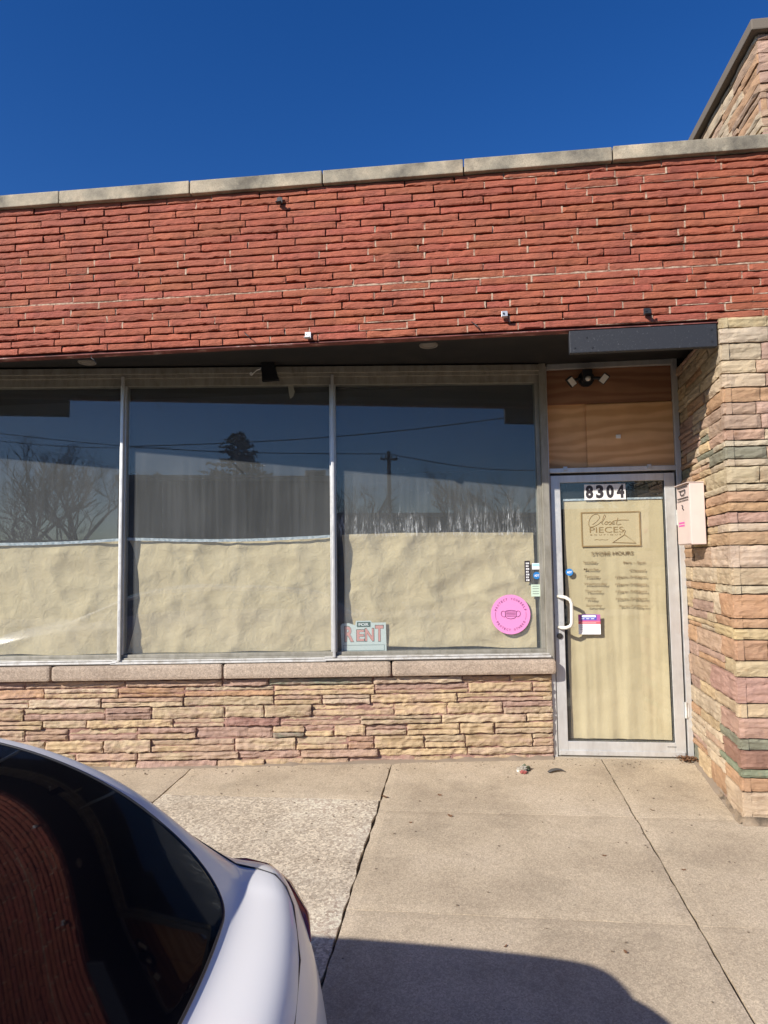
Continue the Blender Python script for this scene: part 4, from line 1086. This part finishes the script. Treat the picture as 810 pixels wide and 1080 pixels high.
while zc < top.z:
    k = (top.z-zc)/(Hc*.75); rad0 = .45+4.6*k
    for j in range(11):
        a = rr.uniform(0, 6.28); L_ = rad0*rr.uniform(.65, 1.15)
        for s in range(int(8+L_*16)):
            f_ = rr.uniform(.1, 1); p_ = Vector((top.x+math.cos(a)*L_*f_, top.y+math.sin(a)*L_*f_, zc+.18*f_*L_-.1*f_*f_+rr.gauss(0, .05)))
            d1 = Vector((rr.gauss(0, 1), rr.gauss(0, 1), rr.gauss(0, .5))).normalized()*(.10+.12*k); d2 = Vector((rr.gauss(0, 1), rr.gauss(0, 1), rr.gauss(0, 1))).normalized()*(.05+.07*k)
            n = len(g.v); g.v += [p_-d1, p_+d2, p_+d1, p_-d2]; g.face((n, n+1, n+2, n+3))
    zc += .42*(.45+k)
g.build('crown', M_NEEDLE, t)
# utility pole and wires
def pole(px, pyt, dist, label):
    top = refl(px, pyt, dist)
    t = thing('utility_pole', label, 'utility pole', (top.x, top.y, -.34), 'utility poles across the street')
    g = MB(); g.tube([(top.x, top.y, -.34), (top.x, top.y, top.z)], [.10, .07], 10); g.build('pole', M_BARK, t)
    g = MB(); g.box(top.x-.35, top.x+.35, top.y-.04, top.y+.04, top.z-.35, top.z-.27); g.build('crossarm', M_BARK, t)
    g = MB()
    for dx in (-.3, -.12, .12, .3): g.tube([(top.x+dx, top.y, top.z-.27), (top.x+dx, top.y, top.z-.15)], .025, 8)
    g.build('insulator', M_KERB, t)
    return top
tp1 = pole(410, 476, 22, 'dark wooden utility pole mirrored right of the second mullion')
tp2 = pole(166, 497, 60, 'far small utility pole with crossarm mirrored in the middle window')
for (A, B, lab) in ((tp1, refl(0, 455, 30), 'thin overhead wire mirrored running left from the pole'), (tp1, refl(600, 492, 26), 'thin overhead wire mirrored running right from the pole'),
                    (refl(130, 468, 20), refl(600, 428, 20), 'upper overhead wire mirrored rising to the right'), (refl(-80, 452, 30), refl(180, 470, 30), 'overhead wire mirrored in the leftmost window')):
    g = MB(); pts = []
    for k in range(17):
        s = k/16; s2 = s*1.0; P = A.lerp(B, s2); P.z -= .5*math.sin(math.pi*s)*.6 + .1; pts.append(P)
    g.tube(pts, .018, 5); tag(g.build('overhead_wire', M_BLACK, loc=A), lab, 'wire', 'overhead wires across the street')

# ================================================================== THE PARKED CAR
XR_, YC = -.232, .685
M_CAR = mat('silver_white_car_paint', rough=.32, metal=.0, spec=.5, coat=.45); q = NB(M_CAR)
q.b.inputs['Coat Roughness'].default_value = .03
q.color(q.mix(q.ramp(q.noise(1.2, 3), [(.3, 0.0), (.7, 1.0)]), (.76, .755, .745), (.80, .795, .785)))
M_CARGL = mat('dark_tinted_car_glass', (.005, .005, .007), .03, spec=.36, coat=0.0)
M_TAIL = mat('red_tail_lens', (.34, .05, .045), .15, coat=1.0)
M_TYRE = mat('tyre_rubber', (.02, .02, .02), .8); M_RIM = mat('wheel_rim', (.35, .35, .37), .3, .9)
M_HEAD = mat('headlight_lens', (.5, .52, .55), .1)
secs = [  # s, centre height, glass half width, glass edge height, body half width, shoulder height
 (-.05, .58, .60, .575, .86, .56), (-.035, .69, .63, .685, .89, .675), (.0, .775, .65, .772, .915, .765), (.04, .797, .66, .794, .93, .778), (.10, .797, .67, .793, .94, .778), (.140, .799, .68, .795, .945, .778), (.165, .815, .69, .811, .95, .78),
 (.25, .880, .69, .870, .952, .785), (.37, .975, .685, .962, .955, .79), (.54, 1.070, .665, 1.045, .958, .80), (.72, 1.122, .648, 1.088, .96, .805), (.95, 1.155, .635, 1.118, .96, .81), (1.3, 1.18, .63, 1.145, .96, .815),
 (1.9, 1.22, .62, 1.175, .96, .81), (2.6, 1.20, .62, 1.150, .96, .79), (3.0, 1.08, .61, 1.03, .955, .76), (3.4, .90, .61, .86, .95, .73), (3.62, .80, .62, .775, .945, .71), (4.0, .73, .60, .71, .93, .66), (4.4, .65, .56, .63, .90, .58), (4.62, .55, .52, .535, .86, .48), (4.72, .40, .50, .395, .80, .36)]
def carpt(s, t, z):
    k = abs(t)/.92; bul = .22*k**2.4*math.exp(-max(s, 0)/.55)
    kf = .35*k**2.6*math.exp(-max(4.72-s, 0)/.5)
    return Vector((XR_-s-bul+kf, YC+t, z))
cm = MB(); NP = 10
for (s, hc, wt, ht, ws, b) in secs:
    half = [(0, hc), (wt*.5, hc-(hc-ht)*.25), (wt*.86, ht+(hc-ht)*.26), (wt, ht), (wt+.034, ht+.003), (min(ws-.10, wt+.15) if ht-b > .1 else ws-.12, b+max(.012, (ht-b)*(.42 if s < .6 else .15))), (ws-.03, b-.022), (ws+.0, b-.10), (ws+.005, b-.32 if b > .6 else b-.2), (ws-.02, .06 if b > .4 else .0), (ws-.12, -.12)]
    for t_, z_ in [(-a, z) for a, z in reversed(half[1:])] + half: cm.v.append(carpt(s, t_, z_))
n1 = 2*len(half)-1; mid = len(half)-1
for i in range(len(secs)-1):
    for j in range(n1-1):
        jj = abs(j+.5-mid)    # .5,1.5.. from the centre line
        s0 = secs[i][0]; s1 = secs[i+1][0]
        mi = 0
        if 4 < jj < 5 and s0 >= .60 and s1 <= 3.4: mi = 2                        # side windows
        a = i*n1+j; cm.face((a, a+1, a+n1+1, a+n1), None, mi)
for i0, fl_ in ((0, False), (len(secs)-1, True)):
    b0 = i0*n1
    for j in range(mid):
        q4 = (b0+j, b0+n1-1-j, b0+n1-2-j, b0+j+1) if j < mid-1 else (b0+j, b0+n1-1-j, b0+mid)
        cm.face(q4 if fl_ else q4[::-1], None, 0)
for i in range(len(secs)-1): cm.face((i*n1, (i+1)*n1, (i+1)*n1+n1-1, i*n1+n1-1), None, 0)
me = bpy.data.meshes.new('car_cage'); me.from_pydata([tuple(v) for v in cm.v], [], cm.f); me.validate()
for i, p_ in enumerate(me.polygons): p_.material_index = cm.m[i]
for m in (M_CAR, M_CARGL, M_CARGL): me.materials.append(m)
tmp = bpy.data.objects.new('car_cage', me); COL.objects.link(tmp)
cr_ = me.attributes.new('crease_edge', 'FLOAT', 'EDGE')
for e_ in me.edges:
    a_, b_ = e_.vertices
    if a_//n1 == b_//n1 == 6 and abs(a_ % n1-mid) <= 4 and abs(b_ % n1-mid) <= 4: cr_.data[e_.index].value = .55
md = tmp.modifiers.new('s', 'SUBSURF'); md.levels = 4; md.render_levels = 4
dg = bpy.context.evaluated_depsgraph_get(); dg.update()
ev = bpy.data.meshes.new_from_object(tmp.evaluated_get(dg)); bpy.data.objects.remove(tmp)
car = thing('parked_car', 'silver white hatchback with dark rear glass parked at the kerb in the lower left foreground', 'car', (XR_-2.3, YC, -.325))
V = [v.co.copy() for v in ev.vertices]
def bulge(t): return .22*(abs(t)/.92)**2.4
def s_of(p):
    s_ = XR_-p.x
    for _ in range(4): s_ = XR_-p.x-bulge(p.y-YC)*math.exp(-max(s_, 0)/.55)
    return s_
def wt_of(s_):
    for A_, B_ in zip(secs, secs[1:]):
        if A_[0] <= s_ <= B_[0]: return A_[2]+(B_[2]-A_[2])*(s_-A_[0])/(B_[0]-A_[0])
    return .5
S0, SR = .158, .14
def glass_half(s_):                  # half width of the rear glass, with its rounded lower corners
    if s_ < S0: return -1
    w_ = wt_of(s_)-.026
    if s_ < S0+SR: w_ -= .13*(1-(1-((S0+SR-s_)/SR)**2.2)**(1/2.2))
    return w_
for p_ in ev.polygons:
    c_ = p_.center
    if c_.z > .6 and p_.material_index == 0:
        s_ = s_of(c_)
        if S0 < s_ < 3.62 and abs(c_.y-YC) < glass_half(s_): p_.material_index = 1
from mathutils.bvhtree import BVHTree
bvh = BVHTree.FromPolygons(V, [tuple(p_.vertices) for p_ in ev.polygons])
def on_body(s_, t_):
    P = carpt(s_, t_, 3); h = bvh.ray_cast(P, Vector((0, 0, -1))); return h[0] if h[0] else Vector((P.x, P.y, .8))
seal = []
for k in range(41): s_ = 1.5-(1.5-S0-SR)*k/40; seal.append((s_, glass_half(s_)))
for k in range(1, 25): s_ = S0+SR-SR*math.sin(k/24*math.pi/2); seal.append((s_, glass_half(max(s_, S0+.0001))))
tl = seal[-1][1]
for k in range(1, 31): seal.append((S0, tl*(1-k/30)))
seal += [(a_, -b_) for a_, b_ in reversed(seal[:-1])]
g = MB(); g.tube([on_body(a_, b_)+Vector((0, 0, .0)) for a_, b_ in seal], .0026, 6); g.build('window_seal', M_BLACK, car, smooth=True) if False else None
SEAL = g
SEAL.build('window_seal', M_BLACK, car, smooth=True)
for mi, nm, m in ((0, 'body', M_CAR), (1, 'rear_window', M_CARGL), (2, 'side_window', M_CARGL)):
    g = MB(); mp = {}
    for p_ in ev.polygons:
        if p_.material_index != mi: continue
        ids = []
        for vi in p_.vertices:
            if vi not in mp:
                mp[vi] = len(g.v); g.v.append(V[vi])
            ids.append(mp[vi])
        g.face(tuple(ids))
    o = g.build(nm, m, car, smooth=True)
    if mi == 0: carbody = o
bpy.data.meshes.remove(ev)
def rail(pts, r, m, nm, flat=1.0, seg=8, par=None):
    g = MB(); g.tube(pts, r, seg, flat=flat); return g.build(nm, m, par or car, smooth=True)
for sg in (1, -1):
    rail([carpt(s, sg*w_, z) for s, w_, z in ((-.020, .66, .715), (-.024, .74, .722), (-.010, .84, .730), (.03, .915, .735), (.10, .938, .738), (.18, .945, .738))], [.004, .010, .012, .012, .009, .003], M_TAIL, 'tail_light')
    rail([carpt(s, sg*w_, z) for s, w_, z in ((4.70, .50, .42), (4.69, .66, .45), (4.6, .82, .48), (4.4, .90, .52))], [.03, .05, .05, .02], M_HEAD, 'headlight')
    for s in (.95, 3.75):
        c0 = Vector((XR_-s, YC+sg*.80, .02))
        g = MB(); g.tube([c0, c0+Vector((0, sg*.155, 0))], .345, 36); wh_ = g.build('wheel', M_TYRE, car)
        g = MB(); g.disc(c0+Vector((0, sg*.156, 0)), (0, sg, 0), .245, .012, 28); g.build('rim', M_RIM, wh_)
    rail([carpt(3.05, sg*.90, .84), carpt(3.05, sg*1.0, .86), carpt(3.07, sg*1.10, .87)], [.03, .07, .05], M_CAR, 'wing_mirror', .7, 10)
g = MB(); ps = [on_body(a_, b_)+Vector((0, 0, .0004)) for a_, b_ in [(.30, .80), (.22, .795), (.15, .79), (.09, .78), (.045, .76), (.022, .72), (.012, .66), (.008, .5), (.006, .3), (.006, 0), (.006, -.3), (.008, -.5), (.012, -.66), (.022, -.72), (.045, -.76), (.15, -.79), (.30, -.80)]]
g.tube(ps, .0022, 5); g.build('lid_seam', M_BLACK, car, smooth=True)
# seal along the glass edge, dark interior line, number plate
g = MB(); g.box(XR_+.052, XR_+.062, YC-.26, YC+.26, .18, .30, bev=.004); g.build('number_plate', M_WHITEP, car)
